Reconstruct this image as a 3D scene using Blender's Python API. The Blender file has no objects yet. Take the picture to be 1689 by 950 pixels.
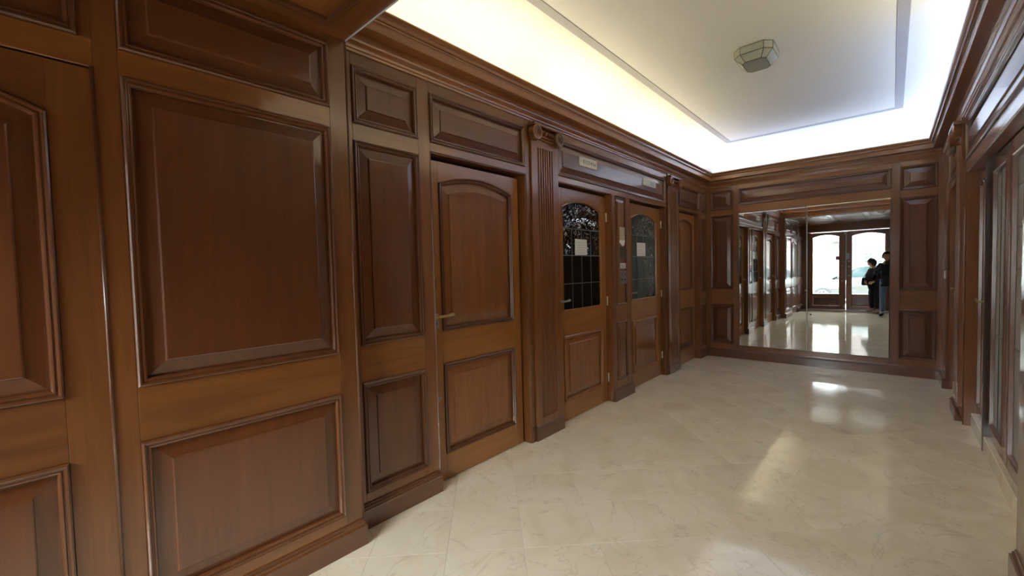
import bpy, bmesh, math, random
from mathutils import Vector, Matrix
random.seed(7)
V = Vector
scn = bpy.context.scene
COL = scn.collection

# ------------------------------------------------------------------ camera
F_PX, YAW, PITCH, ROLL, CAM_H = 701.44, 0.728959, 0.039159, -0.025395, 1.45
cam_data = bpy.data.cameras.new('camera')
cam_data.sensor_fit = 'HORIZONTAL'; cam_data.sensor_width = 36.0
cam_data.lens = F_PX * 36.0 / 1689.0
cam_data.clip_start = 0.01
cam = bpy.data.objects.new('camera', cam_data); COL.objects.link(cam)
fw = V((-math.sin(YAW) * math.cos(PITCH), math.cos(YAW) * math.cos(PITCH), -math.sin(PITCH)))
rt = V((math.cos(YAW), math.sin(YAW), 0)); up = rt.cross(fw)
r2 = rt * math.cos(ROLL) + up * math.sin(ROLL); u2 = up * math.cos(ROLL) - rt * math.sin(ROLL)
cam.matrix_world = Matrix(((r2.x, u2.x, -fw.x, 0), (r2.y, u2.y, -fw.y, 0), (r2.z, u2.z, -fw.z, CAM_H), (0, 0, 0, 1)))
scn.camera = cam

# ------------------------------------------------------------------ world and exposure
world = bpy.data.worlds.new('street_sky'); scn.world = world; world.use_nodes = True
bg = world.node_tree.nodes['Background']
bg.inputs['Color'].default_value = (0.90, 0.95, 1.0, 1); bg.inputs['Strength'].default_value = 8.5
vs = scn.view_settings
vs.view_transform = 'Standard'; vs.look = 'None'; vs.gamma = 1.0; vs.use_curve_mapping = False
vs.exposure = 2.55
WARM, NEUTRAL, COOL = (1.0, 0.90, 0.60), (1.0, 0.92, 0.86), (0.56, 0.72, 1.0)
TUBE_POWER = 6.6
PORTAL_X, PORTAL_Z = (-1.94, -0.02), (0.3, 2.45)
pl = bpy.data.lights.new('entrance_portal', 'AREA'); pl.shape = 'RECTANGLE'; pl.size = 1.95; pl.size_y = 2.2
pl.cycles.is_portal = True
po = bpy.data.objects.new('entrance_portal', pl); COL.objects.link(po)
po.location = (-0.98, -2.02, 1.35); po.rotation_euler = (math.radians(90), 0, 0)   # faces +Y

# ------------------------------------------------------------------ materials
MATS = {}
def mat(name):
    m = bpy.data.materials.new(name); m.use_nodes = True
    nt = m.node_tree; return m, nt, nt.nodes['Principled BSDF']
def simple(name, color, rough=.5, metal=0.0, coat=0.0, emit=None, estr=0.0, bump=0.0, bscale=200.0, var=0.0):
    if name in MATS: return MATS[name]
    m, nt, b = mat(name)
    b.inputs['Base Color'].default_value = (*color, 1); b.inputs['Roughness'].default_value = rough
    b.inputs['Metallic'].default_value = metal; b.inputs['Coat Weight'].default_value = coat
    b.inputs['Coat Roughness'].default_value = .08
    if emit: b.inputs['Emission Color'].default_value = (*emit, 1); b.inputs['Emission Strength'].default_value = estr
    tc = nt.nodes.new('ShaderNodeTexCoord')
    n = nt.nodes.new('ShaderNodeTexNoise'); n.inputs['Scale'].default_value = bscale; n.inputs['Detail'].default_value = 4
    nt.links.new(tc.outputs['Object'], n.inputs['Vector'])
    if bump:
        bp = nt.nodes.new('ShaderNodeBump'); bp.inputs['Strength'].default_value = bump; bp.inputs['Distance'].default_value = .002
        nt.links.new(n.outputs['Fac'], bp.inputs['Height']); nt.links.new(bp.outputs['Normal'], b.inputs['Normal'])
    if var:
        mx = nt.nodes.new('ShaderNodeMixRGB'); mx.blend_type = 'MULTIPLY'; mx.inputs['Fac'].default_value = var
        mx.inputs['Color1'].default_value = (*color, 1)
        nt.links.new(n.outputs['Fac'], mx.inputs['Color2']); nt.links.new(mx.outputs['Color'], b.inputs['Base Color'])
    MATS[name] = m; return m

TONES = {   # dark, light (linear)
    'stile': ((0.1205, 0.0355, 0.0074), (0.2465, 0.0860, 0.0182)),
    'rail': ((0.1317, 0.0393, 0.0068), (0.3105, 0.1141, 0.0205)),
    'panel': ((0.0847, 0.0225, 0.0054), (0.1720, 0.0532, 0.0130)),
    'mould': ((0.0832, 0.0244, 0.0068), (0.1709, 0.0559, 0.0152)),
    'doorstile': ((0.2234, 0.0726, 0.0110), (0.4234, 0.1663, 0.0294)),
    'doorpanel': ((0.1764, 0.0539, 0.0110), (0.3352, 0.1194, 0.0258)),
    'cornice': ((0.2128, 0.0721, 0.0154), (0.3405, 0.1251, 0.0291)),
    'dark':  ((0.030, 0.0110, 0.0050), (0.060, 0.022, 0.010)),
}
def wood(tone, axis='Z'):
    key = 'varnished_%s_wood_%s' % (tone, axis.lower())
    if key in MATS: return MATS[key]
    m, nt, b = mat(key); N, L = nt.nodes.new, nt.links.new
    d, l = TONES[tone]
    tc = N('ShaderNodeTexCoord'); oi = N('ShaderNodeObjectInfo')
    off = N('ShaderNodeVectorMath'); off.operation = 'SCALE'; off.inputs['Scale'].default_value = 13.7
    cb = N('ShaderNodeCombineXYZ')
    for i in range(3): L(oi.outputs['Random'], cb.inputs[i])
    L(cb.outputs[0], off.inputs[0])
    add = N('ShaderNodeVectorMath'); L(tc.outputs['Object'], add.inputs[0]); L(off.outputs[0], add.inputs[1])
    def mapped(across, along):
        mp = N('ShaderNodeMapping'); s = [across] * 3; s['XYZ'.index(axis)] = along
        mp.inputs['Scale'].default_value = s; L(add.outputs[0], mp.inputs['Vector']); return mp
    g1 = N('ShaderNodeTexNoise'); g1.inputs['Scale'].default_value = 1; g1.inputs['Detail'].default_value = 6
    g1.inputs['Roughness'].default_value = .65; g1.inputs['Distortion'].default_value = .6
    L(mapped(22, 1.6).outputs[0], g1.inputs['Vector'])
    g2 = N('ShaderNodeTexNoise'); g2.inputs['Scale'].default_value = 1; g2.inputs['Detail'].default_value = 3
    L(mapped(190, 7).outputs[0], g2.inputs['Vector'])
    g3 = N('ShaderNodeTexNoise'); g3.inputs['Scale'].default_value = 1; g3.inputs['Detail'].default_value = 2
    L(mapped(4.5, 1.0).outputs[0], g3.inputs['Vector'])
    m1 = N('ShaderNodeMath'); m1.operation = 'MULTIPLY_ADD'; L(g2.outputs['Fac'], m1.inputs[0]); m1.inputs[1].default_value = .22
    L(g1.outputs['Fac'], m1.inputs[2])
    m2 = N('ShaderNodeMath'); m2.operation = 'MULTIPLY_ADD'; L(g3.outputs['Fac'], m2.inputs[0]); m2.inputs[1].default_value = .55
    L(m1.outputs[0], m2.inputs[2])
    cr = N('ShaderNodeValToRGB'); e = cr.color_ramp.elements
    e[0].position = .38; e[0].color = (*d, 1); e[1].position = 1.22 if False else 1.0; e[1].color = (*l, 1)
    sc = N('ShaderNodeMath'); sc.operation = 'MULTIPLY'; sc.inputs[1].default_value = .88; L(m2.outputs[0], sc.inputs[0])
    L(sc.outputs[0], cr.inputs['Fac'])
    hv = N('ShaderNodeHueSaturation'); L(cr.outputs['Color'], hv.inputs['Color'])
    rv = N('ShaderNodeMapRange'); rv.inputs['To Min'].default_value = .88; rv.inputs['To Max'].default_value = 1.14
    L(oi.outputs['Random'], rv.inputs['Value']); L(rv.outputs[0], hv.inputs['Value'])
    L(hv.outputs['Color'], b.inputs['Base Color'])
    b.inputs['Roughness'].default_value = .42
    b.inputs['Coat Weight'].default_value = 1.0; b.inputs['Coat Roughness'].default_value = .09 if 'panel' in tone else .15; b.inputs['Coat IOR'].default_value = 1.55
    bp = N('ShaderNodeBump'); bp.inputs['Strength'].default_value = .02 if tone in ('cornice', 'mould') else .12; bp.inputs['Distance'].default_value = .0015
    L(m1.outputs[0], bp.inputs['Height']); L(bp.outputs['Normal'], b.inputs['Normal'])
    w = N('ShaderNodeTexNoise'); w.inputs['Scale'].default_value = 1; w.inputs['Detail'].default_value = 1
    L(mapped(5, .8).outputs[0], w.inputs['Vector'])
    bc = N('ShaderNodeBump'); bc.inputs['Strength'].default_value = .15; bc.inputs['Distance'].default_value = .004
    L(w.outputs['Fac'], bc.inputs['Height'])
    if tone not in ('cornice', 'mould'): L(bc.outputs['Normal'], b.inputs['Coat Normal'])
    MATS[key] = m; return m

def marble(name='polished_cream_marble'):
    if name in MATS: return MATS[name]
    m, nt, b = mat(name); N, L = nt.nodes.new, nt.links.new
    tc = N('ShaderNodeTexCoord'); oi = N('ShaderNodeObjectInfo')
    cb = N('ShaderNodeCombineXYZ'); L(oi.outputs['Random'], cb.inputs[0]); L(oi.outputs['Random'], cb.inputs[1])
    sc = N('ShaderNodeVectorMath'); sc.operation = 'SCALE'; sc.inputs['Scale'].default_value = 31.0; L(cb.outputs[0], sc.inputs[0])
    ad = N('ShaderNodeVectorMath'); L(tc.outputs['Object'], ad.inputs[0]); L(sc.outputs[0], ad.inputs[1])
    n1 = N('ShaderNodeTexNoise'); n1.inputs['Scale'].default_value = 2.6; n1.inputs['Detail'].default_value = 7; n1.inputs['Distortion'].default_value = 1.2
    L(ad.outputs[0], n1.inputs['Vector'])
    cr = N('ShaderNodeValToRGB'); e = cr.color_ramp.elements
    e[0].position = .30; e[0].color = (.80, .69, .51, 1); e[1].position = .72; e[1].color = (.91, .82, .66, 1)
    L(n1.outputs['Fac'], cr.inputs['Fac'])
    n2 = N('ShaderNodeTexNoise'); n2.inputs['Scale'].default_value = 1.9; n2.inputs['Detail'].default_value = 5; n2.inputs['Distortion'].default_value = 2.2
    L(ad.outputs[0], n2.inputs['Vector'])
    sb = N('ShaderNodeMath'); sb.operation = 'SUBTRACT'; sb.inputs[1].default_value = .5; L(n2.outputs['Fac'], sb.inputs[0])
    ab = N('ShaderNodeMath'); ab.operation = 'ABSOLUTE'; L(sb.outputs[0], ab.inputs[0])
    vr = N('ShaderNodeMapRange'); vr.inputs['From Max'].default_value = .012; vr.inputs['To Min'].default_value = .32; vr.inputs['To Max'].default_value = 0
    L(ab.outputs[0], vr.inputs['Value'])
    mx = N('ShaderNodeMixRGB'); L(vr.outputs[0], mx.inputs['Fac']); L(cr.outputs['Color'], mx.inputs['Color1'])
    mx.inputs['Color2'].default_value = (.50, .38, .25, 1)
    hv = N('ShaderNodeHueSaturation'); L(mx.outputs['Color'], hv.inputs['Color'])
    rv = N('ShaderNodeMapRange'); rv.inputs['To Min'].default_value = .975; rv.inputs['To Max'].default_value = 1.02
    L(oi.outputs['Random'], rv.inputs['Value']); L(rv.outputs[0], hv.inputs['Value']); L(hv.outputs['Color'], b.inputs['Base Color'])
    n3 = N('ShaderNodeTexNoise'); n3.inputs['Scale'].default_value = 9; n3.inputs['Detail'].default_value = 5
    L(tc.outputs['Object'], n3.inputs['Vector'])
    rr = N('ShaderNodeMapRange'); rr.inputs['To Min'].default_value = .04; rr.inputs['To Max'].default_value = .12
    L(n3.outputs['Fac'], rr.inputs['Value']); L(rr.outputs[0], b.inputs['Roughness'])
    bp = N('ShaderNodeBump'); bp.inputs['Strength'].default_value = .06; bp.inputs['Distance'].default_value = .004
    L(n3.outputs['Fac'], bp.inputs['Height']); L(bp.outputs['Normal'], b.inputs['Normal'])
    MATS[name] = m; return m

def glass_clear(name, tint=(.95, .98, .97), refl_rough=.02, opacity=0.0, body=(.02, .02, .022), bump=0.0, bscale=60):
    """sheet glass: tinted see-through mixed with a fresnel gloss, optional textured body"""
    if name in MATS: return MATS[name]
    m = bpy.data.materials.new(name); m.use_nodes = True; nt = m.node_tree; nt.nodes.clear(); N, L = nt.nodes.new, nt.links.new
    out = N('ShaderNodeOutputMaterial'); tr = N('ShaderNodeBsdfTransparent'); tr.inputs[0].default_value = (*tint, 1)
    gl = N('ShaderNodeBsdfGlossy'); gl.inputs['Roughness'].default_value = refl_rough
    fr = N('ShaderNodeFresnel'); fr.inputs['IOR'].default_value = 1.5
    mx = N('ShaderNodeMixShader'); mx2 = N('ShaderNodeMixShader')
    df = N('ShaderNodeBsdfDiffuse'); df.inputs[0].default_value = (*body, 1)
    mx2.inputs[0].default_value = opacity; L(tr.outputs[0], mx2.inputs[1]); L(df.outputs[0], mx2.inputs[2])
    L(fr.outputs[0], mx.inputs[0]); L(mx2.outputs[0], mx.inputs[1]); L(gl.outputs[0], mx.inputs[2]); L(mx.outputs[0], out.inputs[0])
    if bump:
        tc = N('ShaderNodeTexCoord'); n = N('ShaderNodeTexVoronoi'); n.feature = 'SMOOTH_F1'; n.inputs['Scale'].default_value = bscale
        L(tc.outputs['Object'], n.inputs['Vector'])
        bp = N('ShaderNodeBump'); bp.inputs['Strength'].default_value = bump; bp.inputs['Distance'].default_value = .02
        L(n.outputs['Distance'], bp.inputs['Height']); L(bp.outputs[0], gl.inputs['Normal']); L(bp.outputs[0], fr.inputs['Normal'])
    MATS[name] = m; return m

BRASS = simple('aged_brass', (.52, .38, .17), .28, 1.0, bump=.1)
STEEL = simple('dull_steel', (.42, .40, .38), .35, 1.0, bump=.1)
LEAD = simple('lead_came', (.20, .205, .205), .5, .6, bump=.1)
WHITE = simple('white_plaster', (.80, .79, .76), .8, bump=.05, bscale=60)
GREYT = simple('grey_moulding', (.38, .37, .39), .6, bump=.05)  # one even grey, darker than the ceiling around it
BLACK = simple('black_plastic', (.012, .012, .013), .35)
PAPER = simple('white_paper', (.90, .89, .85), .75, var=.08, bscale=30)

# ------------------------------------------------------------------ mesh helpers
def link(o, parent=None):
    COL.objects.link(o)
    if parent is not None:
        o.parent = parent
        o.matrix_parent_inverse = parent_world(parent).inverted()
    return o
def parent_world(p):
    mw = p.matrix_basis.copy()
    if p.parent is not None: mw = parent_world(p.parent) @ p.matrix_parent_inverse @ mw
    return mw
def obj(name, verts, faces, material, parent=None, smooth=False, mats=None, midx=None):
    me = bpy.data.meshes.new(name)
    me.from_pydata([tuple(v) for v in verts], [], faces)
    bm = bmesh.new(); bm.from_mesh(me); bmesh.ops.recalc_face_normals(bm, faces=bm.faces); bm.to_mesh(me); bm.free()
    for mm in ([material] if mats is None else mats): me.materials.append(mm)
    if midx:
        for p, i in zip(me.polygons, midx): p.material_index = i
    if smooth:
        me.polygons.foreach_set('use_smooth', [True] * len(me.polygons))
    return link(bpy.data.objects.new(name, me), parent)
def tag(o, label=None, cat=None, group=None, kind=None):
    if label: o['label'] = label
    if cat: o['category'] = cat
    if group: o['group'] = group
    if kind: o['kind'] = kind
    return o
def empty(name, loc, label, cat, group=None, kind=None):
    o = bpy.data.objects.new(name, None); COL.objects.link(o); o.location = loc; o.empty_display_size = .1
    return tag(o, label, cat, group, kind)

class Frame:
    def __init__(s, O, U, W, N, ax): s.O, s.U, s.W, s.N = V(O), V(U), V(W), V(N); s.ua, s.va = ax
    def p(s, u, v, n=0): return s.O + s.U * u + s.W * v + s.N * n

def inset(poly, d):
    """mitred inward offset of a CCW polygon in (u, v)"""
    n = len(poly); out = []
    for i in range(n):
        a, b, c = V(poly[i - 1]), V(poly[i]), V(poly[(i + 1) % n])
        e1 = (b - a).normalized(); e2 = (c - b).normalized()
        n1 = V((-e1.y, e1.x)); n2 = V((-e2.y, e2.x))
        k = 1 + n1.dot(n2)
        out.append(b + (n1 + n2) * (d / max(k, .2)))
    return [(q.x, q.y) for q in out]
def rect(u0, u1, v0, v1, arch=0.0, seg=14):
    """CCW outline; arch > 0: segmental arch whose springing is at v1"""
    if not arch: return [(u0, v0), (u1, v0), (u1, v1), (u0, v1)]
    w = (u1 - u0) / 2; R = (w * w + arch * arch) / (2 * arch); cy = v1 + arch - R; cu = (u0 + u1) / 2
    a = math.asin(w / R); pts = [(u0, v0), (u1, v0)]
    for i in range(seg + 1):
        t = a - 2 * a * i / seg; pts.append((cu + R * math.sin(t), cy + R * math.cos(t)))
    return pts
def rings(fr, name, poly, prof, material, parent, fill=False, smooth=False):
    vs, fs = [], []; n = len(poly)
    for d, h in prof:
        vs += [fr.p(u, v, h) for u, v in inset(poly, d)]
    for k in range(len(prof) - 1):
        for i in range(n):
            j = (i + 1) % n; fs.append((k * n + i, k * n + j, (k + 1) * n + j, (k + 1) * n + i))
    if fill: fs.append(tuple(range((len(prof) - 1) * n, len(prof) * n)))
    return obj(name, vs, fs, material, parent, smooth)
def box(fr, name, u0, u1, v0, v1, n0, n1, material, parent=None, c=.0015):
    """board with its front edges eased"""
    vs = [fr.p(u0, v0, n0), fr.p(u1, v0, n0), fr.p(u1, v1, n0), fr.p(u0, v1, n0),
          fr.p(u0, v0, n1 - c), fr.p(u1, v0, n1 - c), fr.p(u1, v1, n1 - c), fr.p(u0, v1, n1 - c),
          fr.p(u0 + c, v0 + c, n1), fr.p(u1 - c, v0 + c, n1), fr.p(u1 - c, v1 - c, n1), fr.p(u0 + c, v1 - c, n1)]
    fs = [(3, 2, 1, 0), (8, 9, 10, 11)]
    for i in range(4):
        j = (i + 1) % 4; fs += [(i, j, 4 + j, 4 + i), (4 + i, 4 + j, 8 + j, 8 + i)]
    return obj(name, vs, fs, material, parent)
def prism(fr, name, poly, n0, n1, material, parent=None):
    n = len(poly); vs = [fr.p(u, v, n0) for u, v in poly] + [fr.p(u, v, n1) for u, v in poly]
    fs = [tuple(range(n))[::-1], tuple(range(n, 2 * n))] + [(i, (i + 1) % n, n + (i + 1) % n, n + i) for i in range(n)]
    return obj(name, vs, fs, material, parent)
def tube_data(path, r, sides=10, closed=False):
    path = [V(p) for p in path]; vs, fs = [], []; m = len(path)
    rr = r if isinstance(r, (list, tuple)) else [r] * m
    ref = None
    for i, p in enumerate(path):
        t = (path[(i + 1) % m] - path[i - 1]) if closed else (path[min(i + 1, m - 1)] - path[max(i - 1, 0)])
        t.normalize()
        if ref is None: ref = V((0, 0, 1)) if abs(t.z) < .9 else V((1, 0, 0))
        a = (ref - t * ref.dot(t)).normalized(); b = t.cross(a); ref = a
        for k in range(sides):
            th = 2 * math.pi * k / sides; vs.append(p + (a * math.cos(th) + b * math.sin(th)) * rr[i])
    for i in range(m if closed else m - 1):
        for k in range(sides):
            k2 = (k + 1) % sides; i2 = (i + 1) % m
            fs.append((i * sides + k, i * sides + k2, i2 * sides + k2, i2 * sides + k))
    if not closed: fs += [tuple(range(sides))[::-1], tuple(range((m - 1) * sides, m * sides))]
    return vs, fs
def tube(name, path, r, material, parent=None, sides=10, closed=False):
    vs, fs = tube_data(path, r, sides, closed); return obj(name, vs, fs, material, parent, True)
def merge(*parts):
    vs, fs = [], []
    for v, f in parts:
        o = len(vs); vs += list(v); fs += [tuple(i + o for i in q) for q in f]
    return vs, fs
def lathe_data(fr, u, v, prof, sides=20):
    """prof (radius, n) turned about the frame normal at u, v"""
    vs, fs = [], []
    for r, n in prof:
        for k in range(sides):
            a = 2 * math.pi * k / sides; vs.append(fr.p(u + r * math.cos(a), v + r * math.sin(a), n))
    for i in range(len(prof) - 1):
        for k in range(sides):
            k2 = (k + 1) % sides; fs.append((i * sides + k, i * sides + k2, (i + 1) * sides + k2, (i + 1) * sides + k))
    fs += [tuple(range(sides))[::-1], tuple(range((len(prof) - 1) * sides, len(prof) * sides))]
    return vs, fs
def box_data(a, b):
    x0, y0, z0 = a; x1, y1, z1 = b
    vs = [(x, y, z) for z in (z0, z1) for x, y in ((x0, y0), (x1, y0), (x1, y1), (x0, y1))]
    return vs, [(3, 2, 1, 0), (4, 5, 6, 7), (0, 1, 5, 4), (1, 2, 6, 5), (2, 3, 7, 6), (3, 0, 4, 7)]
def wbox(name, a, b, material, parent=None, bevel=0):
    vs, fs = box_data(a, b); o = obj(name, vs, fs, material, parent)
    if bevel:
        md = o.modifiers.new('bevel', 'BEVEL'); md.width = bevel; md.segments = 2; md.limit_method = 'ANGLE'
    return o

# ------------------------------------------------------------------ panelling vocabulary
MOULD = [(0, 0), (.002, .010), (.007, .014), (.012, .013), (.015, .008), (.019, .007), (.022, .011), (.027, .010), (.031, .003), (.033, -.009)]
FIELD = [(.033, -.012), (.040, -.012), (.088, -.003), (.090, .004), (.094, .006)]
MOULD_S = [(0, 0), (.001, .007), (.005, .010), (.009, .008), (.012, .006), (.015, .007), (.018, .002), (.019, -.008)]
FIELD_S = [(.019, -.010), (.024, -.010), (.050, -.003), (.051, .002), (.054, .003)]
def panel(fr, parent, u0, u1, v0, v1, n=0.0, arch=0.0, small=False, tone='panel', grain=None, mtone='mould'):
    P = rect(u0, u1, v0, v1, arch); mo, fi = (MOULD_S, FIELD_S) if small else (MOULD, FIELD)
    g = grain or (fr.va if (v1 - v0) > .5 or (u1 - u0) < .6 else fr.ua)
    rings(fr, 'moulding', P, [(d, n + h) for d, h in mo], wood(mtone, g), parent)
    rings(fr, 'panel', P, [(d, n + h) for d, h in fi], wood(tone, g), parent, fill=True)
def stile(fr, parent, u0, u1, v0, v1, n0=-.10, n1=0.0, tone='stile'):
    return box(fr, 'stile', u0, u1, v0, v1, n0, n1, wood(tone, fr.va), parent)
def rail(fr, parent, u0, u1, v0, v1, n0=-.10, n1=0.0, tone='rail'):
    return box(fr, 'rail', u0, u1, v0, v1, n0, n1, wood(tone, fr.ua), parent)
PLINTH = [(-.02, 0), (1, 0), (1, .104), (.9, .108), (.62, .110), (.58, .120), (.30, .124), (.22, .135), (-.02, .135)]
def plinth(fr, parent, u0, u1, n, base=0.0, name='plinth', tone='mould', ends=True):
    prof = [((base + (n - base) * a) if a > 0 else base - .02, v) for a, v in PLINTH]
    k = len(prof); vs = []
    for j, u in enumerate((u0, u1)):
        for (nn, v), (a, _) in zip(prof, PLINTH):
            du = 0
            if ends and 0 < a < 1: du = (1 - a) * (n - base) * .5 * (1 if j == 0 else -1)
            vs.append(fr.p(u + du, v, nn))
    fs = [tuple(range(k))[::-1], tuple(range(k, 2 * k))] + [(i, (i + 1) % k, k + (i + 1) % k, k + i) for i in range(k)]
    return obj(name, vs, fs, wood(tone, fr.ua), parent)
ZL0, ZL1, ZU0, ZU1, ZF0, ZF1, ZT = .19, .835, 1.045, 2.207, 2.302, 2.622, 2.70
def bay(fr, parent, u0, u1, zl=(ZL0, ZL1), zu=(ZU0, ZU1), zf=(ZF0, ZF1), zt=ZT, small=False, mid=True):
    """three stacked raised panels with the rails between them"""
    rail(fr, parent, u0, u1, .0, zl[0]); panel(fr, parent, u0, u1, *zl, small=small)
    rail(fr, parent, u0, u1, zl[1], zu[0]); panel(fr, parent, u0, u1, *zu, small=small)
    rail(fr, parent, u0, u1, zu[1], zf[0]); panel(fr, parent, u0, u1, *zf, small=small)
    rail(fr, parent, u0, u1, zf[1], zt)
def casing(fr, parent, u0, u1, v1, n, depth):
    """reveal lining of a door opening plus a small bead on its edge"""
    g = wood('mould', fr.va)
    box(fr, 'jamb', u0 - .02, u0 + .003, 0, v1, n - depth, n - .001, wood('stile', fr.va), parent)
    box(fr, 'jamb', u1 - .003, u1 + .02, 0, v1, n - depth, n - .001, wood('stile', fr.va), parent)
    box(fr, 'jamb', u0 + .003, u1 - .003, v1 - .003, v1 + .02, n - depth, n - .001, wood('stile', fr.ua), parent)
    w = .010
    vs, fs = merge(*[( [fr.p(a, b, c) for a, b, c in pts], q) for pts, q in [
        bead(u0 - w, 0, u0 - w, v1 + w, u0, 0, u0, v1, n), bead(u1, 0, u1, v1, u1 + w, 0, u1 + w, v1 + w, n),
        bead(u0 - w, v1 + w, u1 + w, v1 + w, u0, v1, u1, v1, n)]])
    obj('bead', vs, fs, g, parent)
def bead(a0, b0, a1, b1, c0, d0, c1, d1, n, h=.006):
    m0 = ((a0 + c0) / 2, (b0 + d0) / 2); m1 = ((a1 + c1) / 2, (b1 + d1) / 2)
    pts = [(a0, b0, n - .001), (a1, b1, n - .001), (m0[0], m0[1], n + h), (m1[0], m1[1], n + h), (c0, d0, n - .001), (c1, d1, n - .001)]
    return pts, [(0, 1, 3, 2), (2, 3, 5, 4)]

# ------------------------------------------------------------------ room shell
XL, XR, YB, YE, XP = -2.25, .48, 7.27, -1.90, -2.13     # wall faces: left, right, back, entrance; entrance-passage pier face
YBEAM, ZLOW = 1.13, 2.67
LEFT = Frame((XL, 0, 0), (0, 1, 0), (0, 0, 1), (1, 0, 0), ('Y', 'Z'))
PIER = Frame((XP, 0, 0), (0, 1, 0), (0, 0, 1), (1, 0, 0), ('Y', 'Z'))
RIGHT = Frame((XR, 0, 0), (0, 1, 0), (0, 0, 1), (-1, 0, 0), ('Y', 'Z'))
BACK = Frame((0, YB, 0), (1, 0, 0), (0, 0, 1), (0, -1, 0), ('X', 'Z'))
ENTR = Frame((0, YE, 0), (1, 0, 0), (0, 0, 1), (0, 1, 0), ('X', 'Z'))
LOWC = Frame((0, 0, ZLOW), (1, 0, 0), (0, 1, 0), (0, 0, -1), ('X', 'Y'))
FLOORF = Frame((0, 0, 0), (1, 0, 0), (0, 1, 0), (0, 0, 1), ('X', 'Y'))
DARKW = wood('dark', 'Z')

floor = tag(wbox('floor', (-2.6, -1.98, -.10), (1.1, 7.5, -.0035), simple('pale_grout', (.58, .49, .37), .8, bump=.2)),
            'polished cream marble tile floor of the lobby laid diagonally', 'floor', kind='structure')
wall_left = tag(wbox('wall_left', (-2.62, -1.98, 0), (-2.42, 7.5, 3.4), DARKW),
                'left lobby wall of varnished brown panelling with four doors', 'wall', kind='structure')
wall_back = tag(wbox('wall_back', (-2.42, 7.40, 0), (.9, 7.52, 3.4), DARKW),
                'end wall of brown panelling around the big mirror', 'wall', kind='structure')
wall_right = tag(wbox('wall_right', (1.0, -1.98, 0), (1.12, 7.5, 3.4), simple('painted_side_room', (.42, .42, .42), .8, bump=.05)),
                 'right lobby wall of dark panelling with glazed doors', 'wall', kind='structure')
wall_entrance = tag(wbox('wall_entrance', (-2.42, -2.06, 2.45), (1.0, YE - .04, 3.4), DARKW),
                    'entrance wall behind the camera around the street doors', 'wall', kind='structure')
wbox('wall_side', (-2.42, -2.06, 0), (-1.97, YE - .04, 2.45), DARKW, wall_entrance)
wbox('wall_side', (.0, -2.06, 0), (1.0, YE - .04, 2.45), DARKW, wall_entrance)

# marble tiles, 40 cm, laid at 45 degrees
def clip(poly, axis, val, keep_less):
    out = []
    for i in range(len(poly)):
        a, b = poly[i - 1], poly[i]
        ia = (a[axis] <= val) == keep_less or a[axis] == val; ib = (b[axis] <= val) == keep_less or b[axis] == val
        if ia != ib:
            t = (val - a[axis]) / (b[axis] - a[axis]); out.append((a[0] + (b[0] - a[0]) * t, a[1] + (b[1] - a[1]) * t))
        if ib: out.append(b)
    return out
T, q = .40, 2 ** -.5
for i in range(-8, 26):
    for j in range(-14, 22):
        f0, r0 = 2.17 + (i - 10) * T, .55 + (j - 3) * T          # forward, right coordinates of the corner
        poly = [((r - f) * q, (r + f) * q) for f, r in ((f0, r0), (f0, r0 + T), (f0 + T, r0 + T), (f0 + T, r0))]
        for ax, val, less in ((0, -2.41, False), (0, .99, True), (1, -1.96, False), (1, 7.36, True)):
            poly = clip(poly, ax, val, less)
            if len(poly) < 3: break
        if len(poly) < 3: continue
        ar = sum(poly[k - 1][0] * poly[k][1] - poly[k][0] * poly[k - 1][1] for k in range(len(poly))) / 2
        if abs(ar) < .004: continue
        if ar < 0: poly.reverse()
        rings(FLOORF, 'tile', poly, [(.0004, -.003), (.0004, -.0005), (.0010, 0)], marble(), floor, fill=True)

# ------------------------------------------------------------------ left wall panelling
bayw = LEFT
stile(LEFT, wall_left, 1.13, 1.217, 0, ZT)
bay(LEFT, wall_left, 1.217, 1.660)
stile(LEFT, wall_left, 1.660, 1.752, 0, ZT)
plinth(LEFT, wall_left, 1.13, 1.745, .034)
rail(LEFT, wall_left, 1.752, 2.716, 2.24, ZF0); panel(LEFT, wall_left, 1.752, 2.710, ZF0, ZF1)
rail(LEFT, wall_left, 1.752, 2.716, ZF1, ZT); stile(LEFT, wall_left, 2.710, 2.775, 0, ZT)
casing(LEFT, wall_left, 1.754, 2.716, 2.24, 0, .16)
plinth(LEFT, wall_left, 2.722, 2.772, .010)
stile(LEFT, wall_left, 2.775, 3.165, 0, ZT, n1=-.004)
# between door 2 and door 3
rail(LEFT, wall_left, 3.165, 5.60, 2.245, ZF0); panel(LEFT, wall_left, 3.165, 5.600, ZF0, ZF1, tone='panel')
rail(LEFT, wall_left, 3.165, 5.60, ZF1, ZT)
stile(LEFT, wall_left, 4.15, 4.222, 0, 2.245, n1=.008); stile(LEFT, wall_left, 4.468, 4.560, 0, 2.245, n1=.008)
rail(LEFT, wall_left, 4.222, 4.468, 0, .215, n1=.006); rail(LEFT, wall_left, 4.222, 4.468, .86, 1.05, n1=.006)
panel(LEFT, wall_left, 4.222, 4.468, .215, .86, .006, small=True, tone='rail')
panel(LEFT, wall_left, 4.222, 4.468, 1.05, 2.235, .006, small=True, tone='rail')
plinth(LEFT, wall_left, 4.135, 4.60, .028)
casing(LEFT, wall_left, 3.180, 4.140, 2.245, 0, .16)
casing(LEFT, wall_left, 4.575, 5.600, 2.245, 0, .16)
stile(LEFT, wall_left, 5.60, 6.10, 0, ZT, n1=-.004)
plinth(LEFT, wall_left, 5.602, 5.655, .012)
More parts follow.
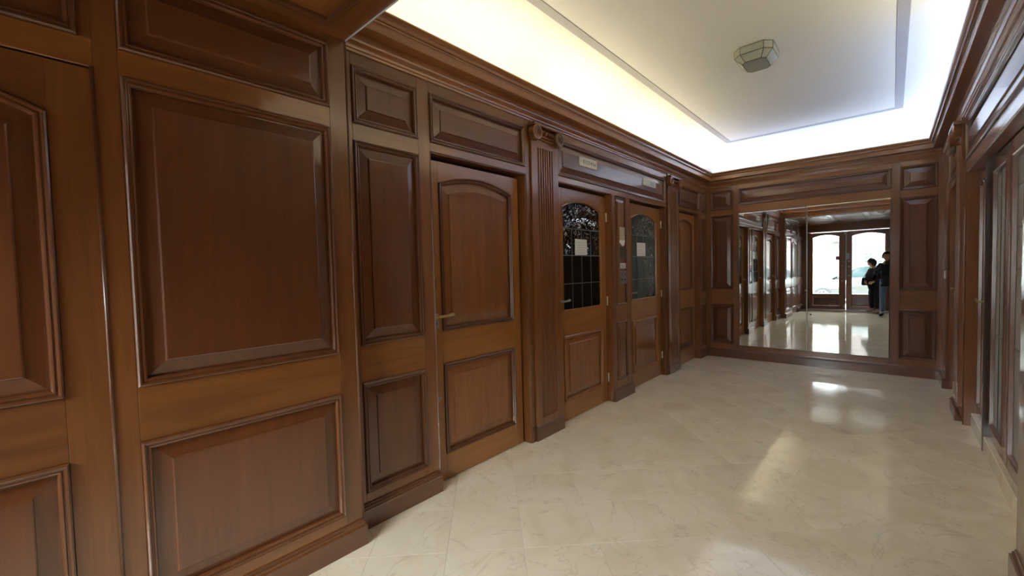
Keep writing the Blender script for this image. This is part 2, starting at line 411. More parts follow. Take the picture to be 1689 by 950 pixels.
# last bay
rail(LEFT, wall_left, 6.10, 6.93, 2.26, ZF0 + .01); panel(LEFT, wall_left, 6.10, 6.93, ZF0 + .01, ZF1 - .01)
rail(LEFT, wall_left, 6.10, 6.93, ZF1 - .01, ZT)
casing(LEFT, wall_left, 6.10, 6.93, 2.26, 0, .16)
stile(LEFT, wall_left, 6.93, 7.05, 0, ZT); bay(LEFT, wall_left, 7.05, 7.215, small=True); stile(LEFT, wall_left, 7.215, 7.27, 0, ZT)
plinth(LEFT, wall_left, 6.945, 7.27, .022, ends=False)

# fluted pilasters with scroll capitals
def pilaster(fr, parent, u0, u1, n, pn):
    """shaft with seven flutes, plinth, scroll capital"""
    w = u1 - u0; c = (u0 + u1) / 2; z0, z1, zt = .18, 2.49, 2.70
    fw_, fl = w * .60, 7; a0 = c - fw_ / 2; pitch = fw_ / fl; prof = [(u0, 0), (u0, n)]
    for k in range(fl):
        m = a0 + pitch * (k + .5); r = pitch * .36
        for t in range(7):
            th = math.pi * t / 6; prof.append((m - r * math.cos(th), n - r * 1.25 * math.sin(th)))
    prof += [(u1, n), (u1, 0)]; k = len(prof)
    fluted = ([fr.p(u, z0, nn) for u, nn in prof] + [fr.p(u, z1, nn) for u, nn in prof],
              [tuple(range(k)), tuple(range(k, 2 * k))] + [(i, i + 1, k + i + 1, k + i) for i in range(k - 1)])
    def blk(a, b, za, zb, na, nb): 
        vs, fs = box_data((a, za, na), (b, zb, nb)); return [fr.p(x, y, zz) for x, y, zz in vs], fs
    vs, fs = merge(fluted, blk(u0, u1, 0, z0, -.001, n), blk(u0, u1, z1, zt, -.001, n))
    sh = obj('pilaster', vs, fs, wood('stile', fr.va), parent)
    plinth(fr, sh, u0 - .012, u1 + .012, pn, base=n * .5)
    zc = 2.595
    for s in (-1, 1):                                            # scrolls
        uc = c + s * (w / 2 - .030); disc = lathe_data(fr, uc, zc, [(.060, n - .002), (.062, n + .046), (.058, n + .052), (.047, n + .053), (.045, n + .046)], 24)
        path = []
        for t in range(44):
            th = t * .30; rr = .054 * math.exp(-.105 * th); path.append(fr.p(uc - s * rr * math.sin(th) * 1, zc + rr * math.cos(th), n + .050 + .004 * t / 44))
        vs, fs = merge(disc, tube_data(path, [.0075 - .0045 * t / 44 for t in range(44)], 6), lathe_data(fr, uc, zc, [(.012, n + .046), (.011, n + .058), (.005, n + .062)], 12))
        obj('scroll', vs, fs, wood('stile', fr.va), sh, smooth=False)
    eg = []
    for t in range(5):
        uu = c + (t - 2) * w * .115; eg.append(lathe_data(fr, uu, zc + .026, [(.019, n), (.018, n + .016), (.012, n + .026), (.004, n + .030)], 10))
    bw = w / 2 - .075
    cush = tube_data([fr.p(c - bw, zc - .010, n + .008), fr.p(c, zc - .018, n + .008), fr.p(c + bw, zc - .010, n + .008)], .011, 8)
    cush2 = tube_data([fr.p(c - bw, zc - .032, n + .004), fr.p(c, zc - .040, n + .004), fr.p(c + bw, zc - .032, n + .004)], .008, 8)
    vs, fs = merge(cush, cush2, *eg); obj('egg_moulding', vs, fs, wood('stile', fr.ua), sh)
    box(fr, 'cap_slab', u0 - .018, u1 + .018, zc + .052, zc + .078, -.001, n + .054, wood('stile', fr.ua), sh, c=.004)
    return sh
pilaster(LEFT, wall_left, 2.785, 3.160, .016, .026)
pilaster(LEFT, wall_left, 5.670, 6.045, .016, .026)

# ------------------------------------------------------------------ entrance passage, left pier
ret = wbox('pier_return', (-2.42, 1.075, 0), (XP - .002, YBEAM - .002, 2.70), wood('stile', 'Z'), wall_left)
stile(PIER, wall_left, 1.032, YBEAM, 0, ZT)
bay(PIER, wall_left, .240, 1.032, zf=(2.302, 2.622))
stile(PIER, wall_left, .172, .240, 0, ZT)
plinth(PIER, wall_left, .178, YBEAM + .006, .030)
rail(PIER, wall_left, -.79, .172, 2.215, 2.312); panel(PIER, wall_left, -.75, .137, 2.312, ZF1); rail(PIER, wall_left, -.79, .172, ZF1, ZT)
stile(PIER, wall_left, .137, .172, 2.312, ZF1); stile(PIER, wall_left, -.79, -.75, 2.312, ZF1)
stile(PIER, wall_left, -.86, -.79, 0, ZT); bay(PIER, wall_left, -1.80, -.86); stile(PIER, wall_left, -1.90, -1.80, 0, ZT)
plinth(PIER, wall_left, -1.90, -.795, .030)
tube('edge_bead', [(XP + .001, .168, .0), (XP + .001, .168, 2.215)], .006, wood('mould', 'Z'), wall_left, 8)
tube('edge_bead', [(XP - .002, YBEAM - .002, .136), (XP - .002, YBEAM - .002, 2.668)], .007, wood('mould', 'Z'), wall_left, 8)

# ------------------------------------------------------------------ doors
def lever(fr, parent, u, v, n, s, material, plate=True, L=.115):
    """s = +1 lever points to +u"""
    pts = [fr.p(u, v, n), fr.p(u, v, n + .035), fr.p(u + s * .012, v, n + .046), fr.p(u + s * .05, v + .001, n + .047), fr.p(u + s * L, v + .008, n + .045)]
    vs, fs = merge(tube_data(pts, [.009, .009, .0095, .0085, .0125], 10), lathe_data(fr, u, v, [(.020, n), (.020, n + .004), (.012, n + .008)], 16))
    h = obj('handle', vs, fs, material, parent, True)
    if plate:
        box(fr, 'lock_plate', u - .017, u + .017, v - .085, v - .022, n, n + .003, STEEL, parent, c=.001)
        vs, fs = merge(lathe_data(fr, u, v - .050, [(.005, n + .003), (.005, n + .0036)], 10))
        obj('keyhole', vs, fs, BLACK, parent)
    return h
def hinge(fr, parent, u, v, n):
    vs, fs = merge(tube_data([fr.p(u, v - .045, n), fr.p(u, v + .045, n)], .008, 10), tube_data([fr.p(u, v + .045, n), fr.p(u, v + .056, n)], [.006, .003], 8))
    obj('hinge', vs, fs, simple('pale_hinge', (.80, .74, .58), .35, .4), parent, True)
def hammered(fr, parent, poly, n, material, cell=.0095, amp=.0030):
    """pane of hammered glass: a relief grid under the outline's upper edge"""
    us = [p_[0] for p_ in poly]; u0, u1, v0 = min(us), max(us), min(p_[1] for p_ in poly); nx = max(4, int((u1 - u0) / cell))
    topv = sorted([p_ for p_ in poly if p_[1] > v0 + .02])
    def top(u):
        for a, b in zip(topv, topv[1:]):
            if a[0] - 1e-9 <= u <= b[0] + 1e-9: return a[1] if b[0] - a[0] < 1e-9 else a[1] + (b[1] - a[1]) * (u - a[0]) / (b[0] - a[0])
        return topv[0][1] if u < topv[0][0] else topv[-1][1]
    ny = max(4, int((max(p_[1] for p_ in poly) - v0) / cell)); vs, fs = [], []
    for i in range(nx + 1):
        u = u0 + (u1 - u0) * i / nx; t_ = top(u)
        for j in range(ny + 1):
            e = i in (0, nx) or j in (0, ny); vs.append(fr.p(u + (0 if e else random.uniform(-.3, .3) * cell), v0 + (t_ - v0) * j / ny, n - (.0 if e else random.uniform(0, 2 * amp))))
    m = ny + 1
    for i in range(nx):
        for j in range(ny): fs.append((i * m + j, (i + 1) * m + j, (i + 1) * m + j + 1, i * m + j + 1))
    k = len(vs); rim = [i * m for i in range(nx + 1)] + [nx * m + j for j in range(1, m)] + [i * m + ny for i in range(nx - 1, -1, -1)] + [j for j in range(ny - 1, 0, -1)]
    vs += [vs[r] - fr.N * .004 for r in rim]; L_ = len(rim)
    fs += [(rim[i], rim[(i + 1) % L_], k + (i + 1) % L_, k + i) for i in range(L_)] + [tuple(range(k, k + L_))]
    return obj('pane', vs, fs, material, parent, True)
def leaf(fr, name, u0, u1, vt, n, label, sl=.10, sr=.09, glass=False, pane_mat=None, tone='doorstile', ptone='doorpanel',
         vb=.005, lower=(.185, .822), upper=(1.047, 2.068), arch=.068, cols=4, rows=(1.85, 1.59, 1.315), bumpy=0):
    d = tag(empty(name, fr.p((u0 + u1) / 2, vb, n), label, 'door'), kind='structure')
    t = -.042
    a, b = u0 + sl, u1 - sr
    box(fr, 'stile', u0, a, vb, vt, n + t, n, wood(tone, fr.va), d); box(fr, 'stile', b, u1, vb, vt, n + t, n, wood(tone, fr.va), d)
    box(fr, 'rail', a, b, vb, lower[0], n + t, n, wood(tone, fr.ua), d); box(fr, 'rail', a, b, lower[1], upper[0], n + t, n, wood(tone, fr.ua), d)
    arc = rect(a, b, upper[0], upper[1], arch)
    if arch: top = [(b, vt), (a, vt)] + arc[2:][::-1]
    else: top = [(b, vt), (a, vt), (a, upper[1]), (b, upper[1])]
    prism(fr, 'rail', top, n + t, n, wood(tone, fr.ua), d)
    panel(fr, d, a, b, lower[0], lower[1], n, small=False, tone=ptone, grain=fr.va, mtone=tone if glass else 'mould')
    if not glass:
        panel(fr, d, a, b, upper[0], upper[1], n, arch, tone=ptone, grain=fr.va)
    else:
        rings(fr, 'moulding', arc, [(0, n), (.001, n + .006), (.006, n + .009), (.011, n + .007), (.014, n - .004), (.0145, n - .012)], wood(tone, fr.va), d)
        g0, g1, gb = a + .014, b - .014, upper[0] + .014
        arcg = inset(arc, .014); gn = n - .012
        ys = [gb] + sorted(rows)
        for r in range(len(ys) - 1):                               # rows of small panes
            for c in range(cols):
                w = (g1 - g0) / cols
                rc = rect(g0 + c * w + .002, g0 + (c + 1) * w - .002, ys[r] + .002, ys[r + 1] - .002)
                if bumpy > 1 and r == len(ys) - 2: hammered(fr, d, rc, gn, pane_mat)
                else: prism(fr, 'pane', rc, gn - .004, gn, pane_mat, d)
        if bumpy:
            hammered(fr, d, [(g0 + .001, ys[-1] + .002), (g1 - .001, ys[-1] + .002)] + arcg[2:], gn, pane_mat)
        else: topp = [(g0 + .001, ys[-1] + .002), (g1 - .001, ys[-1] + .002)] + arcg[2:]; prism(fr, 'pane', topp, gn - .004, gn, pane_mat, d)
        bars = []
        for y in ys[1:]: bars.append(([fr.p(*q_) for q_ in box_data((g0, y - .004, gn - .006), (g1, y + .004, gn + .003))[0]], box_data((0, 0, 0), (1, 1, 1))[1]))
        for c in range(1, cols):
            x = g0 + c * (g1 - g0) / cols
            bars.append(([fr.p(*q_) for q_ in box_data((x - .003, gb, gn - .006), (x + .003, ys[-1], gn + .0025))[0]], box_data((0, 0, 0), (1, 1, 1))[1]))
        vs, fs = merge(*bars); obj('lead_came', vs, fs, LEAD, d)
    return d

ND = -.065
d1 = leaf(LEFT, 'door_1', 1.762, 2.692, 2.212, ND, 'solid wood door with arched upper panel, nearest on the left wall', .098, .092)
lever(LEFT, d1, 1.812, 1.155, ND, 1, BRASS)
vs, fs = lathe_data(LEFT, 1.812, .585, [(.017, ND), (.017, ND + .003), (.013, ND + .005)], 16); obj('lower_keyhole', vs, fs, STEEL, d1)
box(LEFT, 'keyhole', 1.810, 1.8145, .575, .595, ND + .004, ND + .0056, BLACK, d1, c=.0005)
vs, fs = lathe_data(LEFT, 1.800, 1.42, [(.011, ND), (.010, ND + .004)], 12); obj('lock_cylinder', vs, fs, STEEL, d1)
box(LEFT, 'groove_shade_strip', 1.772, 1.778, .05, 2.2, ND, ND + .0012, simple('matt_dark_strip', (.03, .015, .008), .9), d1, c=.0004)  # flat dark strip standing in for the shade of a groove

OBSC = glass_clear('dark_room_hammered_glass', (.30, .32, .33), .10, .9, (.010, .010, .012))  # near-black body stands in for the unlit room behind the pane
OBSC2 = glass_clear('dim_room_rippled_glass', (.55, .60, .58), .10, .85, (.075, .095, .085), bump=.08, bscale=25)  # grey body stands in for a better lit room behind the pane
d2 = leaf(LEFT, 'door_2', 3.196, 4.128, 2.225, ND, 'wooden door with darkened leaded glass nearer the camera', .112, .098, True, OBSC, upper=(1.055, 2.05), arch=.075, bumpy=2)
lever(LEFT, d2, 3.26, 1.155, ND, 1, STEEL, plate=False, L=.10)
for z in (2.0, 1.10, .26): hinge(LEFT, d2, 4.134, z, ND + .010)
d3 = leaf(LEFT, 'door_3', 4.592, 5.588, 2.225, ND, 'wooden door with greyed leaded glass, second glazed door from the camera', .140, .130, True, OBSC2, upper=(1.065, 2.05), arch=.075, bumpy=1)
lever(LEFT, d3, 4.69, 1.155, ND, 1, STEEL, plate=False, L=.10)
for z in (2.02, 1.10, .27): hinge(LEFT, d3, 5.594, z, ND + .010)
d4 = leaf(LEFT, 'door_4', 6.112, 6.918, 2.245, ND, 'solid wood door with arched upper panel beside the end wall on the left', .11, .125, upper=(1.10, 2.09), lower=(.22, .83))
d5 = leaf(PIER, 'door_5', -.788, .166, 2.208, -.004, 'solid wood door with arched upper panel at the left edge of the photo', .115, .115, tone='stile', ptone='panel', upper=(1.05, 2.03), arch=.085)

# papers taped to the glass doors
def sheet(name, fr, u0, u1, v0, v1, n, label, lines=5, group=None):
    s = tag(prism(fr, name, [(u0, v0), (u1, v0 + .002), (u1 - .002, v1), (u0 + .003, v1 + .001)], n, n + .0012, PAPER), label, 'paper', group)
    bars = []
    for k in range(lines):
        y = v1 - (v1 - v0) * (.22 + .6 * k / max(lines - 1, 1)); e = (u1 - u0) * (.2 if k % 2 else .12)
        vs, fs = box_data((u0 + e, y - .0022, n + .0012), (u1 - e, y + .0022, n + .0015)); bars.append(([fr.p(*p_) for p_ in vs], fs))
    vs, fs = merge(*bars); obj('printed_lines', vs, fs, simple('faint_print', (.55, .54, .50), .8), s)
    return s
sheet('paper_notice', LEFT, 3.545, 3.765, 1.594, 1.752, ND - .0085, 'white notice sheet stuck on the darkened leaded glass')
sheet('paper_notice', LEFT, 4.905, 5.150, 1.598, 1.762, ND - .0085, 'white notice sheet stuck on the greyed leaded glass')

# the strip between the two glazed doors
NM = .006 + .003
cp = empty('call_panel', LEFT.p(4.375, 1.36, NM), 'grey metal lift call panel with two rows of buttons between the glazed doors', 'call panel')
box(LEFT, 'plate', 4.305, 4.450, 1.280, 1.425, NM, NM + .006, simple('brushed_plate', (.30, .29, .31), .4, .7, bump=.1), cp, c=.002)
for uu in (4.342, 4.414):
    for zz, mm in ((1.385, simple('red_button', (.35, .05, .04), .4)), (1.325, BLACK)):
        vs, fs = lathe_data(LEFT, uu, zz, [(.013, NM + .006), (.013, NM + .010), (.010, NM + .012)], 14); obj('button', vs, fs, mm, cp)
box(LEFT, 'seam', 4.3765, 4.3785, 1.285, 1.42, NM + .0062, NM + .0068, BLACK, cp, c=.0002)
sp = empty('switch_plate', LEFT.p(4.375, 1.48, NM), 'small white double switch above the call panel', 'switch')
box(LEFT, 'plate', 4.312, 4.436, 1.450, 1.510, NM, NM + .008, simple('white_plastic', (.72, .71, .68), .35), sp, c=.003)
for uu in (4.348, 4.400): box(LEFT, 'rocker', uu - .019, uu + .019, 1.462, 1.498, NM + .008, NM + .011, simple('greyish_plastic', (.50, .52, .55), .35), sp, c=.002)
mp = empty('small_frame', LEFT.p(4.375, 1.62, NM), 'small dark glossy plaque under the cream card between the doors', 'plaque')
box(LEFT, 'back_plate', 4.315, 4.432, 1.560, 1.690, NM, NM + .004, simple('dark_bronze', (.06, .045, .03), .3, .5), mp, c=.001)
box(LEFT, 'glass_face', 4.360, 4.424, 1.572, 1.680, NM + .004, NM + .006, simple('smoky_face', (.16, .15, .14), .12, .3), mp, c=.001)
cc = tag(prism(LEFT, 'cream_card', [(4.312, 1.762), (4.432, 1.760), (4.432, 1.908), (4.312, 1.910)], NM, NM + .002, simple('cream_card', (.62, .56, .38), .6, var=.2, bscale=20)),
         'cream card pinned at the top of the strip between the glazed doors', 'card')
wt = tag(prism(LEFT, 'paper_tag', [(4.330, 1.722), (4.372, 1.698), (4.415, 1.712), (4.432, 1.765), (4.305, 1.765), (4.300, 1.742)], NM + .002, NM + .004, PAPER),
         'torn white paper tag hanging below the cream card', 'tag')

# indicator plates over the glazed doors
def indicator(u0, u1, label, digits):
    s = empty('lift_indicator', LEFT.p((u0 + u1) / 2, 2.495, .006), label, 'indicator', 'lift indicators above the glazed doors')
    box(LEFT, 'plate', u0, u1, 2.449, 2.541, .006, .016, simple('cream_indicator', (.70, .69, .62), .45), s, c=.003)
    if digits:
        for k, ch in enumerate(digits):
            cu = bpy.data.curves.new('digit', 'FONT'); cu.body = ch; cu.size = .050; cu.extrude = .0006; cu.align_x = 'CENTER'; cu.align_y = 'CENTER'
            tmp = bpy.data.objects.new('digit_tmp', cu); COL.objects.link(tmp); bpy.context.view_layer.update()
            me = bpy.data.meshes.new_from_object(tmp.evaluated_get(bpy.context.evaluated_depsgraph_get())); bpy.data.objects.remove(tmp)
            me.materials.clear(); me.materials.append(simple('dark_print', (.05, .05, .045), .6))
            o = bpy.data.objects.new('digit', me); COL.objects.link(o); o.parent = s
            p = LEFT.p(u0 + .075 + k * (u1 - u0 - .12) / (len(digits) - 1), 2.495, .0168)
            o.matrix_parent_inverse = Matrix.Translation(-V(s.location)); o.matrix_basis = Matrix.Translation(p) @ Matrix(((0, 0, 1, 0), (1, 0, 0, 0), (0, 1, 0, 0), (0, 0, 0, 1)))
        vs, fs = lathe_data(LEFT, u0 + .03, 2.495, [(.006, .016), (.005, .0175)], 10); obj('lamp_dot', vs, fs, simple('grey_dot', (.35, .37, .37), .4), s)
    else:
        box(LEFT, 'display', u0 + .21, u1 - .07, 2.468, 2.518, .016, .0172, simple('pale_teal_display', (.38, .55, .57), .3), s, c=.001)
    return s
indicator(3.520, 3.845, 'cream floor indicator plate with dark digits over the darkened glass door', '0123456')
indicator(4.925, 5.290, 'pale floor indicator plate with a teal window over the greyed glass door', '')

# ------------------------------------------------------------------ end wall with mirror
B = dict(zl=(.215, .845), zu=(1.085, 2.245), zf=(2.335, 2.630))
stile(BACK, wall_back, XL, -2.176, 0, ZT); bay(BACK, wall_back, -2.176, -1.848, **B); stile(BACK, wall_back, -1.848, -1.768, 0, ZT)
rail(BACK, wall_back, -1.768, -.008, 0, .205); rail(BACK, wall_back, -1.768, -.008, 2.255, 2.375)
panel(BACK, wall_back, -1.768, -.008, 2.375, 2.630, grain='X'); rail(BACK, wall_back, -1.768, -.008, 2.630, ZT)
box(BACK, 'backing_board', -1.768, -.008, .205, 2.255, -.10, -.012, wood('stile', 'X'), wall_back)
stile(BACK, wall_back, -.008, .076, 0, ZT); bay(BACK, wall_back, .076, .412, **B); stile(BACK, wall_back, .412, XR, 0, ZT)
plinth(BACK, wall_back, XL, XR, .026, ends=False)
mirror_mat = simple('silvered_mirror', (.80, .835, .82), .004, 1.0)
mirror = empty('wall_mirror', BACK.p(-.89, .21, 0), 'large two-panel mirror on the end wall reflecting the street doors', 'mirror')
for a, b in ((-1.762, -.8935), (-.8905, -.014)):
    c = .006; P = rect(a, b, .210, 2.250)
    rings(BACK, 'mirror_pane', P, [(0, -.008), (0, .006), (c, .010)], mirror_mat, mirror, fill=True)
    rings(BACK, 'pane_edge', P, [(-.0015, -.004), (-.0015, .0065), (.0015, .0085)], simple('pale_glass_edge', (.62, .70, .66), .2, .4), mirror)
box(BACK, 'joint_strip', -.8945, -.8895, .212, 2.248, .004, .012, simple('bright_strip', (.75, .76, .72), .25, .8), mirror, c=.001)
box(BACK, 'top_channel', -.892, -.014, 2.246, 2.258, .0, .016, simple('bright_strip', (.75, .76, .72), .25, .8), mirror, c=.001)
vs, fs = lathe_data(BACK, -.845, .735, [(.012, .010), (.012, .016), (.008, .019)], 14); obj('screw_cap', vs, fs, BLACK, mirror)
vs, fs = lathe_data(BACK, -.905, 1.075, [(.009, .010), (.009, .016)], 12); obj('screw_cap', vs, fs, STEEL, mirror)

# ------------------------------------------------------------------ right wall
stile(RIGHT, wall_right, 6.80, YB, 0, ZT, n1=.018); plinth(RIGHT, wall_right, 6.79, YB - .026, .046, ends=False)
rail(RIGHT, wall_right, 5.96, 6.80, 2.235, ZF0); panel(RIGHT, wall_right, 5.96, 6.80, ZF0, ZF1); rail(RIGHT, wall_right, 5.96, 6.80, ZF1, ZT)
stile(RIGHT, wall_right, 5.38, 5.96, 0, ZT, n1=0)
pilaster(RIGHT, wall_right, 5.49, 5.90, .028, .046)
casing(RIGHT, wall_right, 5.965, 6.795, 2.235, 0, .12)
d6 = leaf(RIGHT, 'door_6', 5.975, 6.785, 2.22, -.055, 'dark wooden door in the far right corner with small brass lever', .11, .11, tone='stile', ptone='panel')
lever(RIGHT, d6, 6.70, 1.14, -.055, -1, BRASS, L=.10)
sw = tag(box(RIGHT, 'light_switch', 6.96, 7.04, 1.24, 1.33, .018, .028, simple('white_plastic', (.72, .71, .68), .35), c=.004), 'small white switch on the dark stile in the far right corner', 'switch')
UO0, UO1, ZO = 3.02, 5.375, 2.20
rail(RIGHT, wall_right, UO0, UO1, ZO, ZF0); panel(RIGHT, wall_right, UO0, 5.375, ZF0, ZF1, tone='panel'); rail(RIGHT, wall_right, UO0, UO1, ZF1, ZT)
casing(RIGHT, wall_right, UO0, UO1, ZO, 0, .14)
kerb = tag(box(RIGHT, 'marble_kerb', UO0, UO1, 0, .115, -.40, -.045, marble(), c=.004), 'cream marble kerb under the glazed doors on the right', 'kerb', kind='structure')
NR = -.075
curt = glass_clear('lit_room_pale_glass', (.80, .83, .83), .06, .75, (.74, .77, .77), bump=.04, bscale=30)  # pale body stands in for light in the curtained room behind
def glazed(name, u0, u1, label, sl, sr, cols):
    return leaf(RIGHT, name, u0, u1, 2.188, NR, label, sl, sr, True, curt, tone='stile', ptone='panel', vb=.118, lower=(.130, .135), upper=(.150, 2.09), arch=.0,
                cols=cols, rows=(1.90, 1.64, 1.38))
def glazed2(name, u0, u1, label, sl, sr, cols, zt=2.09, arch=0.0, RIGHT=RIGHT, NR=NR, z0=.118, mats='Y'):
    d = tag(empty(name, RIGHT.p((u0 + u1) / 2, z0, NR), label, 'door'), kind='structure'); t = -.04; a, b = u0 + sl, u1 - sr
    n = NR; zb = .215
    box(RIGHT, 'stile', u0, a, z0, 2.188, n + t, n, wood('stile', 'Z'), d); box(RIGHT, 'stile', b, u1, z0, 2.188, n + t, n, wood('stile', 'Z'), d)
    box(RIGHT, 'rail', a, b, z0, zb, n + t, n, wood('stile', mats), d)
    arc = rect(a, b, zb, zt, arch) if arch else rect(a, b, zb, zt)
    prism(RIGHT, 'rail', ([(b, 2.188), (a, 2.188)] + arc[2:][::-1]), n + t, n, wood('stile', mats), d)
    rings(RIGHT, 'moulding', arc, [(0, n), (.001, n + .008), (.008, n + .012), (.014, n + .008), (.018, n - .012)], wood('mould', 'Z'), d)
    g0, g1, gn = a + .017, b - .017, n - .014; ys = [zb + .017, .90, 1.385, 1.64, 1.89, zt - .017 if not arch else zt - .017]
    for r in range(len(ys) - 1):
        for c in range(cols):
            w = (g1 - g0) / cols
            prism(RIGHT, 'pane', rect(g0 + c * w, g0 + (c + 1) * w, ys[r], ys[r + 1]), gn - .004, gn, curt, d)
    bars = []
    for y in ys[1:-1]: vs, fs = box_data((g0, y - .004, gn - .006), (g1, y + .004, gn + .003)); bars.append(([RIGHT.p(*p_) for p_ in vs], fs))
    for c in range(1, cols):
        x = g0 + c * (g1 - g0) / cols; vs, fs = box_data((x - .003, ys[0], gn - .006), (x + .003, ys[-1], gn + .003)); bars.append(([RIGHT.p(*p_) for p_ in vs], fs))
    vs, fs = merge(*bars); obj('lead_came', vs, fs, simple('dark_came', (.06, .06, .06), .4, .7), d)
    return d
ga = glazed2('door_7', 4.762, 5.370, 'narrow glazed wooden leaf next to the right pilaster, with brass lever', .29, .075, 1, 2.07, .03)
lever(RIGHT, ga, 4.94, 1.12, NR, 1, BRASS, plate=False, L=.11)
tag(wbox('trim_6', (XR + .040, 4.708, 0), (XR + .110, 4.758, 2.20), wood('dark', 'Z'), bevel=.004), 'dark post reaching the floor between the glazed leaves', 'post', kind='structure')
gb_ = glazed2('door_8', 4.060, 4.705, 'middle glazed leaf of the right wall with leaded panes', .11, .045, 3)
gc = glazed2('door_9', 3.030, 4.045, 'nearest glazed leaf of the right wall at the photo edge', .10, .045, 4)
# sheer curtain behind the glazed doors
cv, cf = [], []; nn = 110
for i in range(nn + 1):
    y = 2.98 + 1.74 * i / nn; x = .80 + .022 * math.sin(i * .95) + .008 * math.sin(i * .37 + 1)
    cv += [(x, y, .13), (x, y, 2.15)]
for i in range(nn): cf.append((2 * i, 2 * i + 1, 2 * i + 3, 2 * i + 2))
cm = simple('sheer_curtain', (.55, .57, .58), .9)
cu_ = tag(obj('sheer_curtain', cv, cf, cm, smooth=True), 'pale sheer curtain hanging behind the glazed doors on the right', 'curtain')
tube('curtain_rod', [(.80, 2.96, 2.16), (.80, 4.74, 2.16)], .010, BRASS, cu_)
wbox('side_room_wall', (XR + .14, 2.80, 0), (1.0, 2.96, 3.4), WHITE, wall_right); wbox('side_room_wall', (XR + .14, 5.46, 0), (1.0, 5.60, 3.4), WHITE, wall_right)
# nearer part of the right wall (beside the camera)
RP = Frame((.43, 0, 0), (0, 1, 0), (0, 0, 1), (-1, 0, 0), ('Y', 'Z'))
stile(RIGHT, wall_right, 2.90, UO0, 0, ZT)
stile(RP, wall_right, 2.60, 2.90, 0, ZT); plinth(RP, wall_right, 2.595, 2.905, .022)
stile(RIGHT, wall_right, 1.95, 2.60, 0, .19); 
for a, b in ((1.20, 1.90), (1.99, 2.55)): bay(RIGHT, wall_right, a, b)
for a, b in ((1.13, 1.20), (1.90, 1.99), (2.55, 2.60)): stile(RIGHT, wall_right, a, b, 0, ZT)
plinth(RIGHT, wall_right, 1.13, 2.595, .028)
wbox('pier_return', (.435, 1.06, 0), (1.0, YBEAM - .002, 2.70), wood('stile', 'Z'), wall_right)
for a, b in ((-1.82, -.90), (-.82, .08), (.16, 1.03)): bay(RP, wall_right, a, b)
for a, b in ((-1.90, -1.82), (-.90, -.82), (.08, .16), (1.03, YBEAM)): stile(RP, wall_right, a, b, 0, ZT)
plinth(RP, wall_right, -1.90, YBEAM + .006, .028)

# ------------------------------------------------------------------ ceiling, cove, cornice
ceiling = tag(wbox('ceiling', (-2.62, -2.06, 3.34), (1.12, 7.52, 3.44), WHITE), 'white coved lobby ceiling with hidden strip lighting', 'ceiling', kind='structure')
crect = [(XL, YBEAM), (XR, YBEAM), (XR, YB), (XL, YB)]
prof = [(-.002, 2.66), (-.002, 2.98)] + [(.27 * (1 - math.cos(t * math.pi / 2 / 10)), 2.98 + .27 * math.sin(t * math.pi / 2 / 10)) for t in range(1, 11)]
rings(FLOORF, 'cove', crect, prof, WHITE, ceiling, fill=True, smooth=True)
# thin flat frame moulding on the ceiling
fp = [(-1.822, 1.53), (.088, 1.53), (.088, 6.855), (-1.822, 6.855)]
rings(FLOORF, 'frame_moulding', fp, [(-.002, 3.2495), (.0, 3.2460), (.070, 3.2460), (.072, 3.2495)], GREYT, ceiling)
CORN = [(-.01, 2.690), (.010, 2.692), (.012, 2.704), (.020, 2.708), (.022, 2.720), (.028, 2.724), (.036, 2.742), (.038, 2.752), (.044, 2.755), (.046, 2.786),
        (.117, 2.787), (.119, 2.790), (.120, 2.842), (.124, 2.845), (.126, 2.853), (.134, 2.856), (.137, 2.866), (.148, 2.872), (.157, 2.882), (.162, 2.892), (.160, 2.900),
        (.146, 2.900), (.140, 2.850), (-.01, 2.845)]
corners = crect
for k, (a, b, ax, nm, lab, ins) in enumerate((((0, 1, 'X', 'trim_1', 'brown cornice over the entrance beam', 0), (1, 2, 'Y', 'trim_2', 'brown cornice along the right wall', 0),
                             (2, 3, 'X', 'trim_3', 'brown cornice along the end wall above the mirror', 0), (3, 0, 'Y', 'trim_4', 'long brown cornice along the left wall', 0)))):
    vs, fs = [], []; n = len(CORN)
    for d, h in CORN:
        P = inset(crect, d); vs += [(P[a][0], P[a][1], h), (P[b][0], P[b][1], h)]
    for i in range(n - 1): fs.append((2 * i, 2 * i + 1, 2 * i + 3, 2 * i + 2))
    tag(obj(nm, vs, fs, wood('cornice', ax)), lab, 'cornice', kind='structure')
# beam and lowered coffered ceiling of the entrance passage
beam = wbox('beam', (-2.42, 1.03, ZLOW + .001), (1.0, YBEAM - .001, 3.36), wood('stile', 'X'), ceiling)
wbox('passage_ceiling', (-2.42, -2.02, ZLOW + .10), (1.0, 1.03, ZLOW + .16), DARKW, ceiling)
lc = ceiling
xs = [-2.13, -2.05, -1.26, -1.18, -.52, -.44, .35, .43]; ysx = [-1.90, -1.82, -.50, -.40, 1.015, YBEAM]
for i in (0, 2, 4): 
    for j in (1, 3): panel(LOWC, lc, xs[i + 1], xs[i + 2], ysx[j], ysx[j + 1], 0, tone='doorpanel', grain='Y')
for i in (0, 2, 4, 6): box(LOWC, 'rail', xs[i], xs[i + 1], ysx[0], ysx[-1], -.05, 0, wood('stile', 'Y'), lc)
for j in (0, 2, 4):
    for i in (1, 3, 5): box(LOWC, 'rail', xs[i], xs[i + 1], ysx[j], ysx[j + 1], -.05, 0, wood('stile', 'X'), lc)

